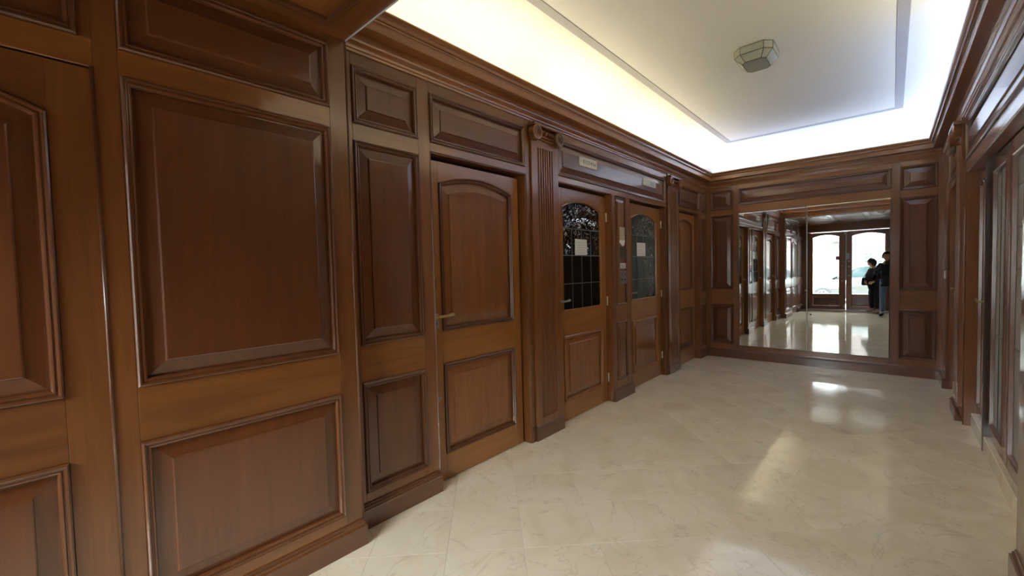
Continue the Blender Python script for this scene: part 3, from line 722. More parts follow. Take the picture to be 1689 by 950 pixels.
# ------------------------------------------------------------------ cove tubes: the light of the room
ORD = ['nearest to', 'second from', 'third from', 'farthest from']
def tube_lamp(p0, p1, color, power, group, label, inward):
    """slim batten whose diffuser is tilted up and towards the room"""
    em = simple('lit_tube_%02d%02d%02d' % tuple(int(c * 99) for c in color), (.9, .9, .9), .4, emit=color, estr=power)
    r = empty('strip_lamp', (V(p0) + V(p1)) / 2 + V((0, 0, -.03)), label, 'lamp', group)
    up_, inn = V((0, 0, 1)), V(inward); a, b = V(p0), V(p1); nrm = (inn * .65 + up_ * .76).normalized(); tan = (up_ * .65 - inn * .76).normalized() * .016
    q4 = [a - tan, b - tan, b + tan, a + tan]
    obj('diffuser', [v + nrm * .003 for v in q4] + [v - nrm * .001 for v in q4], [(0, 1, 2, 3), (7, 6, 5, 4), (0, 4, 5, 1), (1, 5, 6, 2), (2, 6, 7, 3), (3, 7, 4, 0)], em, r)
    q5 = [a - tan * 1.1, b - tan * 1.1, b + tan * 1.1, a + tan * 1.1, a - tan * 1.1 - nrm * .02, b - tan * 1.1 - nrm * .02, b + tan * 1.1 - nrm * .02, a + tan * 1.1 - nrm * .02]
    obj('housing', [v - nrm * .0015 for v in q5], [(0, 1, 2, 3), (7, 6, 5, 4), (0, 4, 5, 1), (1, 5, 6, 2), (2, 6, 7, 3), (3, 7, 4, 0)], simple('white_plastic', (.72, .71, .68), .35), r)
    for f in (.2, .8): p = a + (b - a) * f; wbox('foot', (p.x - .012, p.y - .012, 2.845), (p.x + .012, p.y + .012, p.z - .012), STEEL, r)
px = .070; zt_ = 2.888
cols_l = [WARM, WARM, WARM, NEUTRAL]
for i, c in enumerate(cols_l):
    y0 = 1.36 + i * 1.44; tube_lamp((XL + px, y0, zt_), (XL + px, y0 + 1.38, zt_), c, TUBE_POWER, 'strip lamps in the left cove', 'lit strip lamp in the cove above the left cornice, %s the entrance beam' % ORD[i], (1, 0, 0))
for i, c in enumerate([WARM, WARM, COOL, COOL]):
    y0 = 1.36 + i * 1.44; tube_lamp((XR - px, y0, zt_), (XR - px, y0 + 1.38, zt_), c, TUBE_POWER, 'strip lamps in the right cove', 'lit strip lamp in the cove above the right cornice, %s the entrance beam' % ORD[i], (-1, 0, 0))
for i, c in enumerate([COOL, COOL]):
    x0 = -2.08 + i * 1.22; tube_lamp((x0, YB - px, zt_), (x0 + 1.18, YB - px, zt_), c, TUBE_POWER, 'strip lamps in the end cove', 'lit strip lamp in the cove above the end wall, %s half' % ('left', 'right')[i], (0, -1, 0))

# ------------------------------------------------------------------ faceted ceiling lantern
def lantern():
    cx_, cy_, zt, zm, zb = -.862, 4.13, 3.249, 3.188, 3.135
    L = empty('ceiling_lantern', (cx_, cy_, zt), 'unlit faceted glass and brass lantern on the white ceiling', 'lamp')
    def ring(hx, hy, c, z): return [V((cx_ + a, cy_ + b, z)) for a, b in ((hx, -hy + c), (hx, hy - c), (hx - c, hy), (-hx + c, hy), (-hx, hy - c), (-hx, -hy + c), (-hx + c, -hy), (hx - c, -hy))]
    A, Bm, C = ring(.140, .168, .055, zt - .004), ring(.140, .168, .055, zm), ring(.088, .122, .030, zb)
    gm, nt, b = mat('frosted_lantern_glass'); b.inputs['Base Color'].default_value = (.42, .44, .38, 1); b.inputs['Roughness'].default_value = .22
    b.inputs['Transmission Weight'].default_value = .15
    for P, Q in ((A, Bm), (Bm, C)):
        for i in range(8):
            j = (i + 1) % 8; q4 = [P[i], P[j], Q[j], Q[i]]; c = sum(q4, V()) / 4; q4 = [c + (v - c) * .985 for v in q4]
            nrm = (q4[1] - q4[0]).cross(q4[3] - q4[0]).normalized() * .002
            obj('glass_facet', [v - nrm for v in q4] + [v + nrm for v in q4], [(3, 2, 1, 0), (4, 5, 6, 7), (0, 1, 5, 4), (1, 2, 6, 5), (2, 3, 7, 6), (3, 0, 4, 7)], gm, L)
    obj('bottom_glass', [v + V((0, 0, .002)) for v in C] + [v - V((0, 0, .002)) for v in C], [tuple(range(8)), tuple(range(8, 16))] + [(i, (i + 1) % 8, 8 + (i + 1) % 8, 8 + i) for i in range(8)], gm, L)
    segs = []
    for R_ in (A, Bm, C): segs += [tube_data([R_[i], R_[(i + 1) % 8]], .0035, 6) for i in range(8)]
    for i in range(8): segs += [tube_data([A[i], Bm[i]], .0035, 6), tube_data([Bm[i], C[i]], .0035, 6)]
    vs, fs = merge(*segs); obj('brass_frame', vs, fs, simple('dark_brass', (.13, .11, .06), .4, .7), L)
    wbox('mounting_plate', (cx_ - .105, cy_ - .125, zt - .003), (cx_ + .105, cy_ + .125, zt + .001), simple('dark_brass', (.13, .11, .06), .4, .7), L)
lantern()

# ceiling dome in the passage, and two added glowing discs imitating lamp reflections
dm = empty('dome_light', (-.19, .86, ZLOW), 'round white dome light under the lowered entrance ceiling', 'lamp')
vs, fs = lathe_data(Frame((0, 0, ZLOW), (1, 0, 0), (0, 1, 0), (0, 0, -1), ('X', 'Y')), -.19, .86, [(.062, 0), (.064, .02), (.060, .035), (.045, .052), (.02, .060)], 24)
obj('dome', vs, fs, simple('opal_dome', (.75, .76, .76), .25), dm, True)
vs, fs = lathe_data(LOWC, -.19, .86, [(.075, 0), (.075, .012), (.066, .016)], 24); obj('base_ring', vs, fs, simple('white_plastic', (.72, .71, .68), .35), dm)
for k, xx in enumerate((-1.74, -1.62)):
    s = empty('reflection_spot', (xx, .93, ZLOW), 'small added disc imitating a lamp reflection under the entrance ceiling, %s of the pair' % ('nearer the wall' if k == 0 else 'nearer the room'), 'lamp', 'pair of added reflection discs')
    vs, fs = lathe_data(LOWC, xx, .93, [(.030, 0), (.030, .022), (.024, .026)], 16); obj('housing', vs, fs, STEEL, s)
    vs, fs = lathe_data(LOWC, xx, .93, [(.021, .024), (.020, .027)], 16); obj('glow_disc', vs, fs, simple('reflection_glow', (.9, .9, .9), .4, emit=(.9, .95, 1), estr=.04), s)

# ------------------------------------------------------------------ street doors behind the camera
rail(ENTR, wall_entrance, XP, -1.985, 0, ZLOW, -.06, 0, 'stile') if False else None
for a, b in ((XP, -1.985), (-.015, .43)):
    box(ENTR, 'stile', a, b, 0, ZLOW, -.12, 0, wood('stile', 'Z'), wall_entrance)
box(ENTR, 'rail', -1.985, -.015, 2.445, ZLOW, -.12, 0, wood('stile', 'X'), wall_entrance)
PANE = glass_clear('clear_sheet_glass', (.96, .98, .97), .01)
def street_leaf(name, u0, u1, g0, g1, label):
    n = -.04; t = -.045
    d = tag(empty(name, ENTR.p((u0 + u1) / 2, .02, n), label, 'door'), kind='structure')
    arc = rect(g0, g1, .49, 2.27, .075)
    W = lambda ax: wood('stile', ax)
    box(ENTR, 'stile', u0, g0, .02, 2.41, n + t, n, W('Z'), d); box(ENTR, 'stile', g1, u1, .02, 2.41, n + t, n, W('Z'), d)
    prism(ENTR, 'rail', [(g1, 2.41), (g0, 2.41)] + arc[2:][::-1], n + t, n, W('X'), d)
    box(ENTR, 'rail', g0, g1, .02, .10, n + t, n, W('X'), d); box(ENTR, 'rail', g0, g1, .40, .49, n + t, n, W('X'), d)
    panel(ENTR, d, g0, g1, .10, .40, n, tone='panel', grain='X')
    rings(ENTR, 'moulding', arc, [(0, n), (.002, n + .008), (.012, n + .010), (.016, n - .012)], wood('mould', 'Z'), d)
    prism(ENTR, 'pane', inset(arc, .010), n - .018, n - .013, PANE, d)
    return d, n
ea, n_ = street_leaf('door_10', -1.970, -1.042, -1.878, -1.195, 'left street door leaf with arched clear glass, seen in the mirror')
tube('pull_handle', [ENTR.p(-1.125, .99, n_), ENTR.p(-1.125, .99, n_ + .05), ENTR.p(-1.125, 1.02, n_ + .062), ENTR.p(-1.125, 1.27, n_ + .062), ENTR.p(-1.125, 1.30, n_ + .05), ENTR.p(-1.125, 1.30, n_)], .011, BRASS, ea)
for z in (1.36, .90): vs, fs = lathe_data(ENTR, -1.125, z, [(.024, n_), (.024, n_ + .008), (.014, n_ + .016)], 16); obj('lock_rose', vs, fs, BRASS, ea)
box(ENTR, 'bolt', -1.085, -1.055, .07, .16, n_, n_ + .014, BRASS, ea, c=.003); box(ENTR, 'bolt', -1.085, -1.055, 2.30, 2.39, n_, n_ + .014, BRASS, ea, c=.003)
eb, _ = street_leaf('door_11', -1.032, -.030, -.905, -.130, 'right street door leaf with arched clear glass, seen in the mirror')
for z, r in ((1.50, .028), (1.34, .024), (1.06, .020)): vs, fs = lathe_data(ENTR, -.965, z, [(r, n_), (r, n_ + .008), (r * .6, n_ + .02)], 16); obj('lock_rose', vs, fs, BRASS, eb)
box(ENTR, 'lock_case', -1.02, -.955, 1.56, 1.75, n_, n_ + .03, STEEL, eb, c=.004)
box(ENTR, 'closing_rod', -1.048, -1.022, .92, 2.40, n_, n_ + .012, STEEL, eb, c=.003)
box(ENTR, 'door_closer', -.36, -.10, 2.335, 2.395, n_, n_ + .05, simple('closer_grey', (.10, .10, .10), .4, .5), eb, c=.005)
sk = tag(box(ENTR, 'door_sticker', -1.285, -1.165, 1.545, 1.66, n_ + .001, n_ + .004, simple('dark_red_sticker', (.16, .035, .05), .5), c=.001), 'dark red sticker on the glass of the left street door', 'sticker')
tag(box(ENTR, 'trim_5', -1.985, -.015, .0, .018, -.12, .05, simple('worn_threshold', (.60, .60, .57), .3, .7)), 'metal threshold strip under the street doors', 'threshold', kind='structure')
tag(box(ENTR, 'trim_7', -1.985, -.015, 2.42, 2.445, -.05, .004, simple('bright_line_strip', (.66, .66, .62), .3, .8)), 'thin bright strip above the street doors', 'trim', kind='structure')  # pale strip drawn as the bright line over the leaves
# porch jambs outside
wbox('porch_jamb', (-2.42, -2.75, -.02), (-1.935, -2.062, 2.9), simple('rose_brown_stone', (.42, .27, .19), .5, bump=.3), wall_entrance)
wbox('porch_jamb', (.03, -2.75, -.02), (.6, -2.062, 2.9), simple('rose_brown_stone', (.42, .27, .19), .5, bump=.3), wall_entrance)
ic = empty('intercom', (-1.93, -2.45, 1.72), 'rounded white intercom on the porch jamb outside the street doors', 'intercom')
vs, fs = lathe_data(Frame((-1.935, 0, 0), (0, 1, 0), (0, 0, 1), (1, 0, 0), ('Y', 'Z')), -2.45, 1.72, [(.085, 0), (.085, .02), (.07, .03)], 20); obj('cover', vs, fs, simple('white_plastic', (.72, .71, .68), .35), ic)
vs, fs = lathe_data(Frame((-1.935, 0, 0), (0, 1, 0), (0, 0, 1), (1, 0, 0), ('Y', 'Z')), -2.45, 1.72, [(.03, .03), (.03, .034)], 14); obj('speaker', vs, fs, STEEL, ic)

# ------------------------------------------------------------------ street
tag(wbox('pavement', (-22, -4.6, -.16), (18, -2.0, -.02), simple('pale_pavement', (.30, .29, .28), .8, bump=.2, var=.2, bscale=3)), 'pale pavement outside the street doors', 'pavement', kind='structure')
tag(wbox('road', (-22, -11.5, -.3), (18, -4.6, -.14), simple('grey_asphalt', (.16, .16, .165), .85, bump=.3, var=.2, bscale=8)), 'grey asphalt road beyond the pavement', 'road', kind='structure')
tag(wbox('far_pavement', (-22, -13.5, -.16), (18, -11.5, -.02), simple('pale_pavement', (.30, .29, .28), .8)), 'far pavement across the road', 'pavement', kind='structure')
YF = -13.5; KS = (14.5 - YF) / 24.0
def fx(x): return x * KS
def fz(z): return 1.45 + (z - 1.45) * KS
FAR = Frame((0, YF, 0), (1, 0, 0), (0, 0, 1), (0, 1, 0), ('X', 'Z'))
whiteb = empty('white_house', (-6, YF, 0), 'white house with beige siding and a small grey window across the street', 'building')
WM = simple('white_render', (.20, .20, .19), .8, bump=.1)
box(FAR, 'facade', -14, fx(-1.45), 0, 4.6, -4, 0, WM, whiteb)
SM = simple('beige_siding', (.045, .043, .034), .7)
for k in range(7): z0 = fz(2.02) + k * .085; box(FAR, 'siding_board', fx(-3.6), fx(-1.50), z0, z0 + .078, 0, .02 + .012 * (k % 2), SM, whiteb, c=.006)
wf = box(FAR, 'window_frame', fx(-2.50), fx(-2.09), fz(1.42), fz(2.02), 0, .03, WM, whiteb)
box(FAR, 'pane', fx(-2.44), fx(-2.29), fz(1.46), fz(1.98), .03, .035, simple('blue_grey_pane', (.012, .019, .023), .3), wf); box(FAR, 'pane', fx(-2.28), fx(-2.15), fz(1.46), fz(1.98), .03, .035, simple('dark_grey_pane', (.008, .012, .015), .3), wf)
au = empty('air_conditioner', FAR.p(fx(-1.86), fz(2.47), .03), 'grey air conditioner unit on the siding across the street', 'air conditioner')
box(FAR, 'case', fx(-2.02), fx(-1.72), fz(2.40), fz(2.56), .05, .30, simple('ac_grey', (.30, .31, .30), .6), au, c=.01)
for s in (-1.94, -1.80): vs, fs = lathe_data(FAR, fx(s), fz(2.48), [(.07, .30), (.07, .315), (.02, .32)], 16); obj('fan_grille', vs, fs, simple('ac_dark', (.12, .12, .12), .6), au)
brickb = empty('brick_house', (4, YF, 0), 'pinkish brick house with a white grid window across the street', 'building')
bm_, nt, b = mat('pink_brick')
br = nt.nodes.new('ShaderNodeTexBrick'); br.inputs['Scale'].default_value = 4; br.inputs['Color1'].default_value = (.050, .036, .033, 1); br.inputs['Color2'].default_value = (.058, .044, .041, 1); br.inputs['Mortar'].default_value = (.07, .063, .06, 1)
tc = nt.nodes.new('ShaderNodeTexCoord'); mp_ = nt.nodes.new('ShaderNodeMapping'); mp_.inputs['Rotation'].default_value = (math.radians(90), 0, 0)
nt.links.new(tc.outputs['Object'], mp_.inputs['Vector']); nt.links.new(mp_.outputs[0], br.inputs['Vector']); nt.links.new(br.outputs['Color'], b.inputs['Base Color']); b.inputs['Roughness'].default_value = .85
box(FAR, 'facade', fx(-1.45), 12, 0, 5.2, -4, .06, bm_, brickb)
wf = box(FAR, 'window_frame', fx(-.93), fx(.42), fz(1.22), fz(2.17), .06, .11, WM, brickb)
GP = simple('window_grey', (.012, .016, .020), .3)
for c in range(8):
    x0 = fx(-.875) + c * .178
    for za, zb in ((2.03, 2.11), (1.75, 1.85), (1.59, 1.69), (1.43, 1.53), (1.27, 1.37)): box(FAR, 'pane', x0, x0 + .128, fz(za), fz(zb), .11, .114, GP, wf)
sg = empty('shop_sign', FAR.p(fx(-.4), fz(2.42), .06), 'pale pink banner with red strokes above the white grid window', 'sign')
box(FAR, 'board', fx(-.62), fx(-.22), fz(2.335), fz(2.505), .064, .09, simple('pale_pink_board', (.75, .42, .42), .6), sg)
RED = simple('sign_red', (.60, .03, .04), .5)
seg = []
for k, (x, dz) in enumerate(((-.56, .02), (-.53, 0), (-.50, .015), (-.46, .03), (-.43, 0), (-.36, .01), (-.33, 0))):
    box(FAR, 'red_stroke', fx(x), fx(x + .02), fz(2.40), fz(2.44 + dz), .091, .097, RED, sg)
sl_ = empty('shop_letters', FAR.p(fx(-.42), fz(2.60), .06), 'row of raised white letters above the pink banner', 'sign')
for k in range(5):
    x = fx(-.60) + k * .105
    if k in (0, 2, 4): vs, fs = tube_data([FAR.p(x + .034 * math.cos(a * .63), fz(2.585) + .040 * math.sin(a * .63), .075) for a in range(10)], .012, 6, True)
    else: vs, fs = tube_data([FAR.p(x, fz(2.585) - .045, .075), FAR.p(x, fz(2.585) + .085, .075)], .013, 6)
    obj('letter', vs, fs, WM, sl_)

# ------------------------------------------------------------------ silver car parked outside
def car():
    body = simple('silver_paint', (.05, .056, .05), .3, .3, coat=.8); glassm = simple('car_glass', (.010, .022, .024), .15, .0)
    tyre = simple('tyre_rubber', (.02, .02, .02), .8); rim = simple('grey_rim', (.45, .46, .46), .35, .8); trimb = simple('car_trim', (.03, .03, .03), .5)
    yc, x0, zg = -7.32, -2.95, -.14
    root = empty('car', (x0 + 2.1, yc, zg), 'silver car parked in the street outside the doors, seen in the mirror', 'car')
    #  x, half width, sill z, belt z
    st = [(0.0, .60, .38, .62), (.06, .74, .27, .72), (.25, .80, .22, .82), (.9, .84, .20, .93), (1.35, .85, .20, .99), (2.0, .86, .20, 1.02), (3.0, .86, .20, 1.04), (3.6, .85, .21, 1.05), (4.0, .80, .24, 1.03), (4.18, .70, .32, .90)]
    vs, fs = [], []; m = 12
    for x, w, s, bz in st:
        prof = [(-w * .93, s), (-w, s + .12), (-w * 1.01, (s + bz) / 2), (-w * .97, bz - .05), (-w * .88, bz), (-w * .4, bz + .02), (w * .4, bz + .02), (w * .88, bz), (w * .97, bz - .05), (w * 1.01, (s + bz) / 2), (w, s + .12), (w * .93, s)]
        vs += [(x0 + x, yc + a, zg + z) for a, z in prof]
    for i in range(len(st) - 1):
        for k in range(m): fs.append((i * m + k, i * m + (k + 1) % m, (i + 1) * m + (k + 1) % m, (i + 1) * m + k))
    fs += [tuple(range(m)), tuple(range((len(st) - 1) * m, len(st) * m))]
    b = obj('body', vs, fs, body, root, True)
    # cabin glass and roof
    cab = [(1.18, .76, .99, 1.00), (1.95, .70, 1.01, 1.42), (2.5, .70, 1.02, 1.50), (3.2, .68, 1.03, 1.47), (3.95, .66, 1.03, 1.06)]
    vs, fs = [], []
    for x, w, z0, z1 in cab: vs += [(x0 + x, yc - w - .07, zg + z0 - .02), (x0 + x, yc - w + (.02 if z1 - z0 > .1 else 0), zg + z1 - .03), (x0 + x, yc + w - (.02 if z1 - z0 > .1 else 0), zg + z1 - .03), (x0 + x, yc + w + .07, zg + z0 - .02)]
    for i in range(4):
        for k in range(3): fs.append((4 * i + k, 4 * i + k + 1, 4 * i + k + 5, 4 * i + k + 4))
    obj('windows', vs, fs, glassm, root)
    vs, fs = [], []
    for x, w, z0, z1 in ((1.90, .69, 0, 1.40), (2.05, .70, 0, 1.45), (2.5, .70, 0, 1.505), (3.2, .68, 0, 1.475), (3.35, .67, 0, 1.43)):
        vs += [(x0 + x, yc - w, zg + z1 - .035), (x0 + x, yc - w * .8, zg + z1), (x0 + x, yc + w * .8, zg + z1), (x0 + x, yc + w, zg + z1 - .035)]
    for i in range(4):
        for k in range(3): fs.append((4 * i + k, 4 * i + k + 1, 4 * i + k + 5, 4 * i + k + 4))
    obj('roof', vs, fs, body, root, True)
    for s in (-1, 1):
        for pts in (((1.20, .80, 1.0), (1.98, .71, 1.41)), ((2.72, .775, 1.02), (2.66, .70, 1.46)), ((3.92, .74, 1.03), (3.28, .69, 1.44))):
            tube('pillar', [(x0 + a, yc + s * w, zg + z) for a, w, z in pts], .028, body, root, 8)
        tube('side_trim', [(x0 + .95, yc + s * .866, zg + .56), (x0 + 3.55, yc + s * .876, zg + .56)], .012, trimb, root, 6)
    for xx in (.90, 3.40):
        for s in (-1, 1):
            yy = yc + s * .80; fr = Frame((0, yy, 0), (1, 0, 0), (0, 0, 1), (0, s, 0), ('X', 'Z'))
            vs, fs = lathe_data(fr, x0 + xx, zg + .32, [(.375, .02), (.375, .070), (.33, .074)], 28); obj('wheel_arch', vs, fs, trimb, root)
            vs, fs = lathe_data(fr, x0 + xx, zg + .32, [(.30, -.13), (.32, -.10), (.32, .07), (.30, .095), (.21, .098)], 28); w = obj('wheel', vs, fs, tyre, root)
            parts = [lathe_data(fr, x0 + xx, zg + .32, [(.205, .080), (.205, .104), (.185, .106), (.18, .09)], 24), lathe_data(fr, x0 + xx, zg + .32, [(.05, .08), (.045, .11), (.02, .114)], 12)]
            for k in range(7):
                a = k * 2 * math.pi / 7; parts.append(tube_data([fr.p(x0 + xx + .03 * math.cos(a), zg + .32 + .03 * math.sin(a), .102), fr.p(x0 + xx + .19 * math.cos(a), zg + .32 + .19 * math.sin(a), .100)], .018, 6))
            vs, fs = merge(*parts); obj('rim', vs, fs, rim, w)
    for s in (-1, 1): wbox('headlight', (x0 + .03, yc + s * .62 - .12, zg + .60), (x0 + .12, yc + s * .62 + .12, zg + .72), simple('lamp_glass', (.7, .7, .7), .1), root, .01)
    wbox('mirror', (x0 + 1.38, yc + .86, zg + 1.0), (x0 + 1.50, yc + 1.02, zg + 1.11), body, root, .02)
car()

# ------------------------------------------------------------------ people (seen in the mirror)
def skin_mesh(name, verts, edges, radii, material, parent, levels=2, apply=False):
    me = bpy.data.meshes.new(name); me.from_pydata([tuple(v) for v in verts], edges, [])
    o = bpy.data.objects.new(name, me); COL.objects.link(o)
    md = o.modifiers.new('skin', 'SKIN'); md.use_smooth_shade = True
    for i, r in enumerate(radii):
        sv = me.skin_vertices[0].data[i]; sv.radius = r if isinstance(r, tuple) else (r, r); sv.use_root = (i == 0)
    ss = o.modifiers.new('subdivision', 'SUBSURF'); ss.levels = levels; ss.render_levels = levels
    bpy.context.view_layer.update()
    dg = bpy.context.evaluated_depsgraph_get(); ev = o.evaluated_get(dg); m2 = bpy.data.meshes.new_from_object(ev)
    bpy.data.objects.remove(o)
    if apply: return m2
    m2.materials.clear(); m2.materials.append(material)
    m2.polygons.foreach_set('use_smooth', [True] * len(m2.polygons))
    return link(bpy.data.objects.new(name, m2), parent)
def head_data(c, yaw, tilt, s=1.0):
    """ellipsoid skull with brow, nose, chin and ears; faces local +y turned by yaw, nodding by tilt"""
    R = Matrix.Translation(V(c)) @ Matrix.Rotation(yaw, 4, 'Z') @ Matrix.Rotation(tilt, 4, 'X')
    vs, fs = [], []; A, Bn = 28, 20
    for i in range(Bn + 1):
        ph = -math.pi / 2 + math.pi * i / Bn
        for k in range(A):
            th = 2 * math.pi * k / A
            x, y, z = .076 * math.cos(ph) * math.cos(th), .094 * math.cos(ph) * math.sin(th), .118 * math.sin(ph)
            if z < 0: x *= 1 - .32 * (-z / .118); y = y * (1 - .18 * (-z / .118)) + .012 * (-z / .118)
            front = max(0, math.sin(th)) * math.cos(ph)
            if front > .5:
                y += .024 * math.exp(-((x / .012) ** 2) - ((z + .022) / .020) ** 2)           # nose
                for sx in (-1, 1): y -= .010 * math.exp(-(((x - sx * .030) / .014) ** 2) - ((z - .008) / .012) ** 2)   # eye sockets
                y += .005 * math.exp(-(x / .022) ** 2 - ((z + .062) / .010) ** 2) + .006 * math.exp(-(x / .025) ** 2 - ((z + .100) / .014) ** 2)
            vs.append(R @ (V((x, y, z)) * s))
    for i in range(Bn):
        for k in range(A): fs.append((i * A + k, i * A + (k + 1) % A, (i + 1) * A + (k + 1) % A, (i + 1) * A + k))
    for sx in (-1, 1):
        o = len(vs); 
        for i in range(7):
            ph = -math.pi / 2 + math.pi * i / 6
            for k in range(8):
                th = 2 * math.pi * k / 8; vs.append(R @ (V((sx * .078 + .010 * math.cos(ph) * math.cos(th), -.006 + .018 * math.cos(ph) * math.sin(th), -.004 + .031 * math.sin(ph))) * s))
        for i in range(6):
            for k in range(8): fs.append((o + i * 8 + k, o + i * 8 + (k + 1) % 8, o + (i + 1) * 8 + (k + 1) % 8, o + (i + 1) * 8 + k))
    return vs, fs, R
def person(loc, rz, J, label, cols, hair_len, bend):
    """J: joints in local metres (facing +y). cols: jacket, trousers, shoes, hair"""
    root = empty('person', loc, label, 'person')
    M = Matrix.Translation(V(loc)) @ Matrix.Rotation(rz, 4, 'Z'); T_ = lambda p: M @ V(p)
    SK = simple('skin', (.50, .29, .20), .5)
    names, rad, edges = [], [], []
    def add(p, r, to=None):
        names.append(T_(p)); rad.append(r)
        if to is not None: edges.append((to, len(names) - 1))
        return len(names) - 1
    pel = add(J['pelvis'], .118); wa = add(J['waist'], .105, pel); ch = add(J['chest'], .125, wa); nb = add(J['neck'], .058, ch); hd = add(J['head_low'], .052, nb)
    for s in ('r', 'l'):
        sh = add(J['sh_' + s], .055, ch); el = add(J['el_' + s], .041, sh); wr = add(J['wr_' + s], .026, el)
        w = V(J['wr_' + s]); h = V(J['hand_' + s]); pm = add(w + (h - w) * .55, (.030, .018), wr)
        d = (h - w).normalized(); side = V(J['palm_side_' + s]).normalized(); up_ = V(J['curl_' + s]).normalized()
        for k, (off, ln) in enumerate(((-.030, .068), (-.010, .076), (.010, .072), (.029, .056))):
            b0 = w + (h - w) * 1.0 + side * off; k0 = add(b0, .0095, pm); b1 = b0 + (d * .6 + up_ * .5).normalized() * ln * .5; k1 = add(b1, .0085, k0)
            add(b1 + (d * .1 + up_).normalized() * ln * .5, .0075, k1)
        t0 = w + (h - w) * .35 + side * -.032 + up_ * .006; a0 = add(t0, .012, pm); t1 = t0 + (side * -.5 + d * .6 + up_ * .4).normalized() * .032; a1 = add(t1, .0105, a0); add(t1 + (d * .6 + up_ * .8).normalized() * .028, .009, a1)
        hp = add(J['hip_' + s], .088, pel); kn = add(J['kn_' + s], .056, hp); an = add(J['an_' + s], .036, kn); f = V(J['an_' + s]); ft = V(J['toe_' + s])
        add((f + ft) / 2 + V((0, 0, -.02)), .034, an)
    base = skin_mesh('tmp', names, edges, rad, SK, None, 1, True)
    hv, hf, R = head_data(T_(J['head']), rz + bend[0], bend[1])
    bm = bmesh.new(); bm.from_mesh(base); off = len(bm.verts); nv = [bm.verts.new(v) for v in hv]
    for f_ in hf:
        try: bm.faces.new([nv[i] for i in f_])
        except ValueError: pass
    me = bpy.data.meshes.new('body'); bm.to_mesh(me); bm.free(); me.materials.clear(); me.materials.append(SK)
    bo = link(bpy.data.objects.new('body', me), root)
    rm = bo.modifiers.new('remesh', 'REMESH'); rm.mode = 'VOXEL'; rm.voxel_size = .0065; rm.use_smooth_shade = True
    # jacket
    jv, jr, je = [], [], []
    def aj(p, r, to=None):
        jv.append(T_(p)); jr.append(r)
        if to is not None: je.append((to, len(jv) - 1))
        return len(jv) - 1
    a = aj(J['pelvis'], .150); w_ = aj(J['waist'], .135, a); c_ = aj(J['chest'], .152, w_); aj(V(J['neck']) + V((0, 0, -.03)), .080, c_); aj(V(J['pelvis']) + V((0, 0, -.10)), .148, a)
    for s in ('r', 'l'):
        sh = aj(J['sh_' + s], .074, c_); el = aj(J['el_' + s], .058, sh); aj(V(J['el_' + s]) * .12 + V(J['wr_' + s]) * .88, .041, el)
    skin_mesh('jacket', jv, je, jr, simple(cols[0][0], cols[0][1], .85, bump=.3), root, 2)
    jv, jr, je = [], [], []
    a = aj(V(J['pelvis']) + V((0, 0, -.02)), .128)
    for s in ('r', 'l'):
        hp = aj(J['hip_' + s], .100, a); kn = aj(J['kn_' + s], .070, hp); aj(V(J['an_' + s]) + V((0, 0, .02)), .056, kn)
    skin_mesh('trousers', jv, je, jr, simple(cols[1][0], cols[1][1], .85, bump=.3), root, 2)
    for s in ('r', 'l'):
        f, ft = V(J['an_' + s]), V(J['toe_' + s]); hl = f + (f - ft) * .22
        zz = .047
        skin_mesh('shoe', [T_((hl.x, hl.y, zz)), T_((f.x, f.y, zz + .012)), T_(((f.x + ft.x) / 2, (f.y + ft.y) / 2, zz)), T_((ft.x, ft.y, .038))], [(0, 1), (1, 2), (2, 3)], [(.042, .042), (.046, .048), (.046, .042), (.038, .030)], simple(cols[2][0], cols[2][1], .6), root, 2)
    # hair
    vs, fs = [], []; A, Bn = 28, 16
    for i in range(Bn + 1):
        ph = math.pi / 2 - (math.pi * .5 + hair_len) * i / Bn
        for k in range(A):
            th = 2 * math.pi * k / A; fr_ = max(0, math.sin(th))
            p2 = ph if fr_ < .3 else max(ph, math.radians(34) * min(1, (fr_ - .3) * 2.2) - (1 - min(1, (fr_ - .3) * 2.2)) * hair_len)
            w = .006 * math.sin(k * 2.3) + .003 * math.sin(i * 1.7 + k)
            vs.append(R @ V(((.090 + w) * math.cos(p2) * math.cos(th), (.108 + w) * math.cos(p2) * math.sin(th) - .004, .134 * math.sin(p2) + .004)))
    for i in range(Bn):
        for k in range(A): fs.append((i * A + k, i * A + (k + 1) % A, (i + 1) * A + (k + 1) % A, (i + 1) * A + k))
    h = obj('hair', vs, fs, simple(cols[3][0], cols[3][1], .6, bump=.6, bscale=90), root, True)
    md = h.modifiers.new('thickness', 'SOLIDIFY'); md.thickness = .012
    return root, M, R
J1 = dict(pelvis=(0, -.02, .95), waist=(0, -.01, 1.08), chest=(0, 0, 1.27), neck=(-.01, .01, 1.425), head_low=(-.03, .03, 1.48), head=(-.035, .05, 1.595),
          sh_r=(-.165, 0, 1.365), sh_l=(.165, 0, 1.365), el_r=(-.255, .14, 1.13), el_l=(.215, .15, 1.12), wr_r=(-.095, .375, 1.345), wr_l=(.115, .375, 1.345),
          hand_r=(-.090, .435, 1.41), hand_l=(.105, .435, 1.41), palm_side_r=(0, 0, -1), palm_side_l=(0, 0, -1), curl_r=(.9, -.1, .3), curl_l=(-.9, -.1, .3),
          hip_r=(-.085, -.02, .89), hip_l=(.085, -.02, .89), kn_r=(-.105, .01, .50), kn_l=(.105, .01, .50), an_r=(-.115, -.01, .085), an_l=(.115, -.02, .085), toe_r=(-.145, .15, .04), toe_l=(.15, .14, .04))
person((-.065, -.53, 0), 0, J1, 'person in dark jacket and blue jeans holding up a phone, at the mirror edge',
       (('navy_fabric', (.012, .016, .03)), ('blue_denim', (.10, .17, .30)), ('black_leather', (.012, .012, .014)), ('dark_brown_hair', (.035, .025, .02))), .45, (0, -.10))
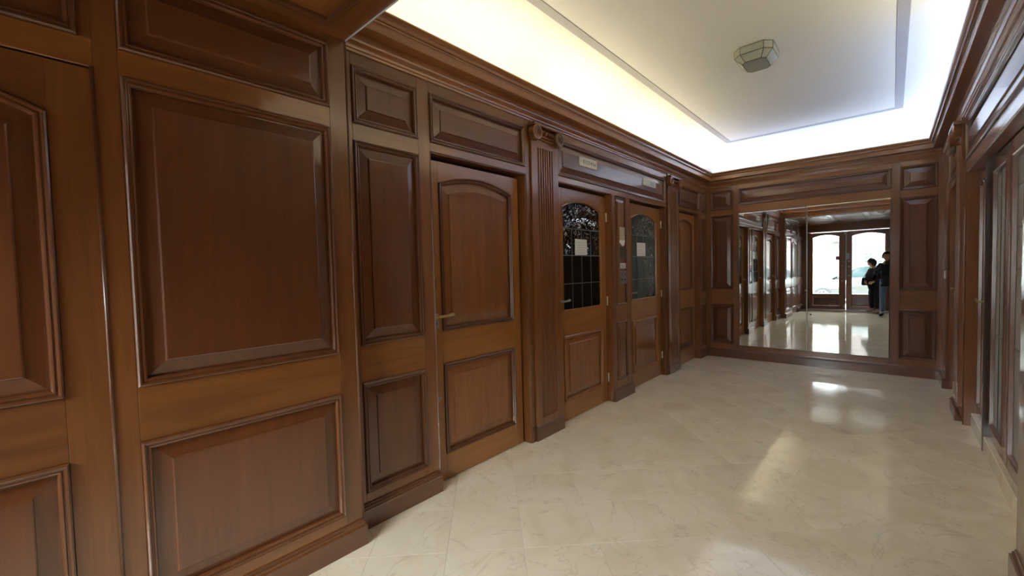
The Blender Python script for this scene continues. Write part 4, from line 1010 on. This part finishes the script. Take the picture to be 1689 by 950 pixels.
ph = empty('phone', (-.055, -.048, 1.43), 'black phone held sideways in both hands of the jeans-wearing person', 'phone')
wbox('case', (-.128, -.054, 1.392), (.020, -.045, 1.462), BLACK, ph, .003)
wbox('screen', (-.122, -.0555, 1.397), (.014, -.0542, 1.457), simple('phone_screen', (.02, .02, .025), .08), ph)
vs, fs = lathe_data(Frame((0, -.045, 0), (1, 0, 0), (0, 0, 1), (0, 1, 0), ('X', 'Z')), 0, 1.448, [(.007, 0), (.007, .002), (.005, .0025)], 14); obj('lens', vs, fs, simple('lens_glass', (.03, .03, .05), .05), ph)
J2 = dict(pelvis=(0, -.02, .86), waist=(0, -.01, .98), chest=(0, .01, 1.15), neck=(0, .03, 1.29), head_low=(0, .06, 1.34), head=(.0, .075, 1.430),
          sh_r=(-.150, 0, 1.24), sh_l=(.150, 0, 1.24), el_r=(-.215, .04, 1.00), el_l=(.205, .02, .99), wr_r=(-.13, .15, .90), wr_l=(.13, .14, .89),
          hand_r=(-.085, .19, .875), hand_l=(.085, .18, .87), palm_side_r=(0, 0, 1), palm_side_l=(0, 0, 1), curl_r=(.8, -.5, -.1), curl_l=(-.8, -.5, -.1),
          hip_r=(-.080, -.02, .81), hip_l=(.080, -.02, .81), kn_r=(-.090, .02, .46), kn_l=(.090, .01, .46), an_r=(-.095, -.01, .085), an_l=(.095, -.02, .085), toe_r=(-.12, .14, .04), toe_l=(.12, .13, .04))
r2_, M2, R2 = person((-.36, -1.42, 0), .9, J2, 'person in black coat and trousers with white sneakers, head bowed',
       (('black_coat', (.010, .010, .016)), ('black_trousers', (.010, .010, .014)), ('white_canvas', (.55, .52, .47)), ('near_black_hair', (.015, .012, .012))), .95, (.25, -.30))
hb = empty('handbag', M2 @ V((-.22, .10, .92)), 'dark handbag hanging at the hip of the person in the black coat', 'handbag')
P_ = [M2 @ V((x, y, z)) for z, sx in ((.78, .045), (.82, .06), (.96, .050), (1.01, .03)) for x, y in ((-.235 - sx, -.06), (-.235 + sx, -.06), (-.235 + sx, .16), (-.235 - sx, .16))]
bagm = simple('dark_plum_leather', (.03, .015, .025), .5)
o = obj('bag_body', P_, [(3, 2, 1, 0), (12, 13, 14, 15)] + [(4 * k + i, 4 * k + (i + 1) % 4, 4 * k + 4 + (i + 1) % 4, 4 * k + 4 + i) for k in range(3) for i in range(4)], bagm, hb)
md = o.modifiers.new('bevel', 'BEVEL'); md.width = .035; md.segments = 3
tube('strap', [M2 @ V(p) for p in ((-.235, -.03, 1.00), (-.22, .0, 1.15), (-.14, .0, 1.325), (-.21, .06, 1.15), (-.235, .13, 1.00))], .009, bagm, hb, 8)
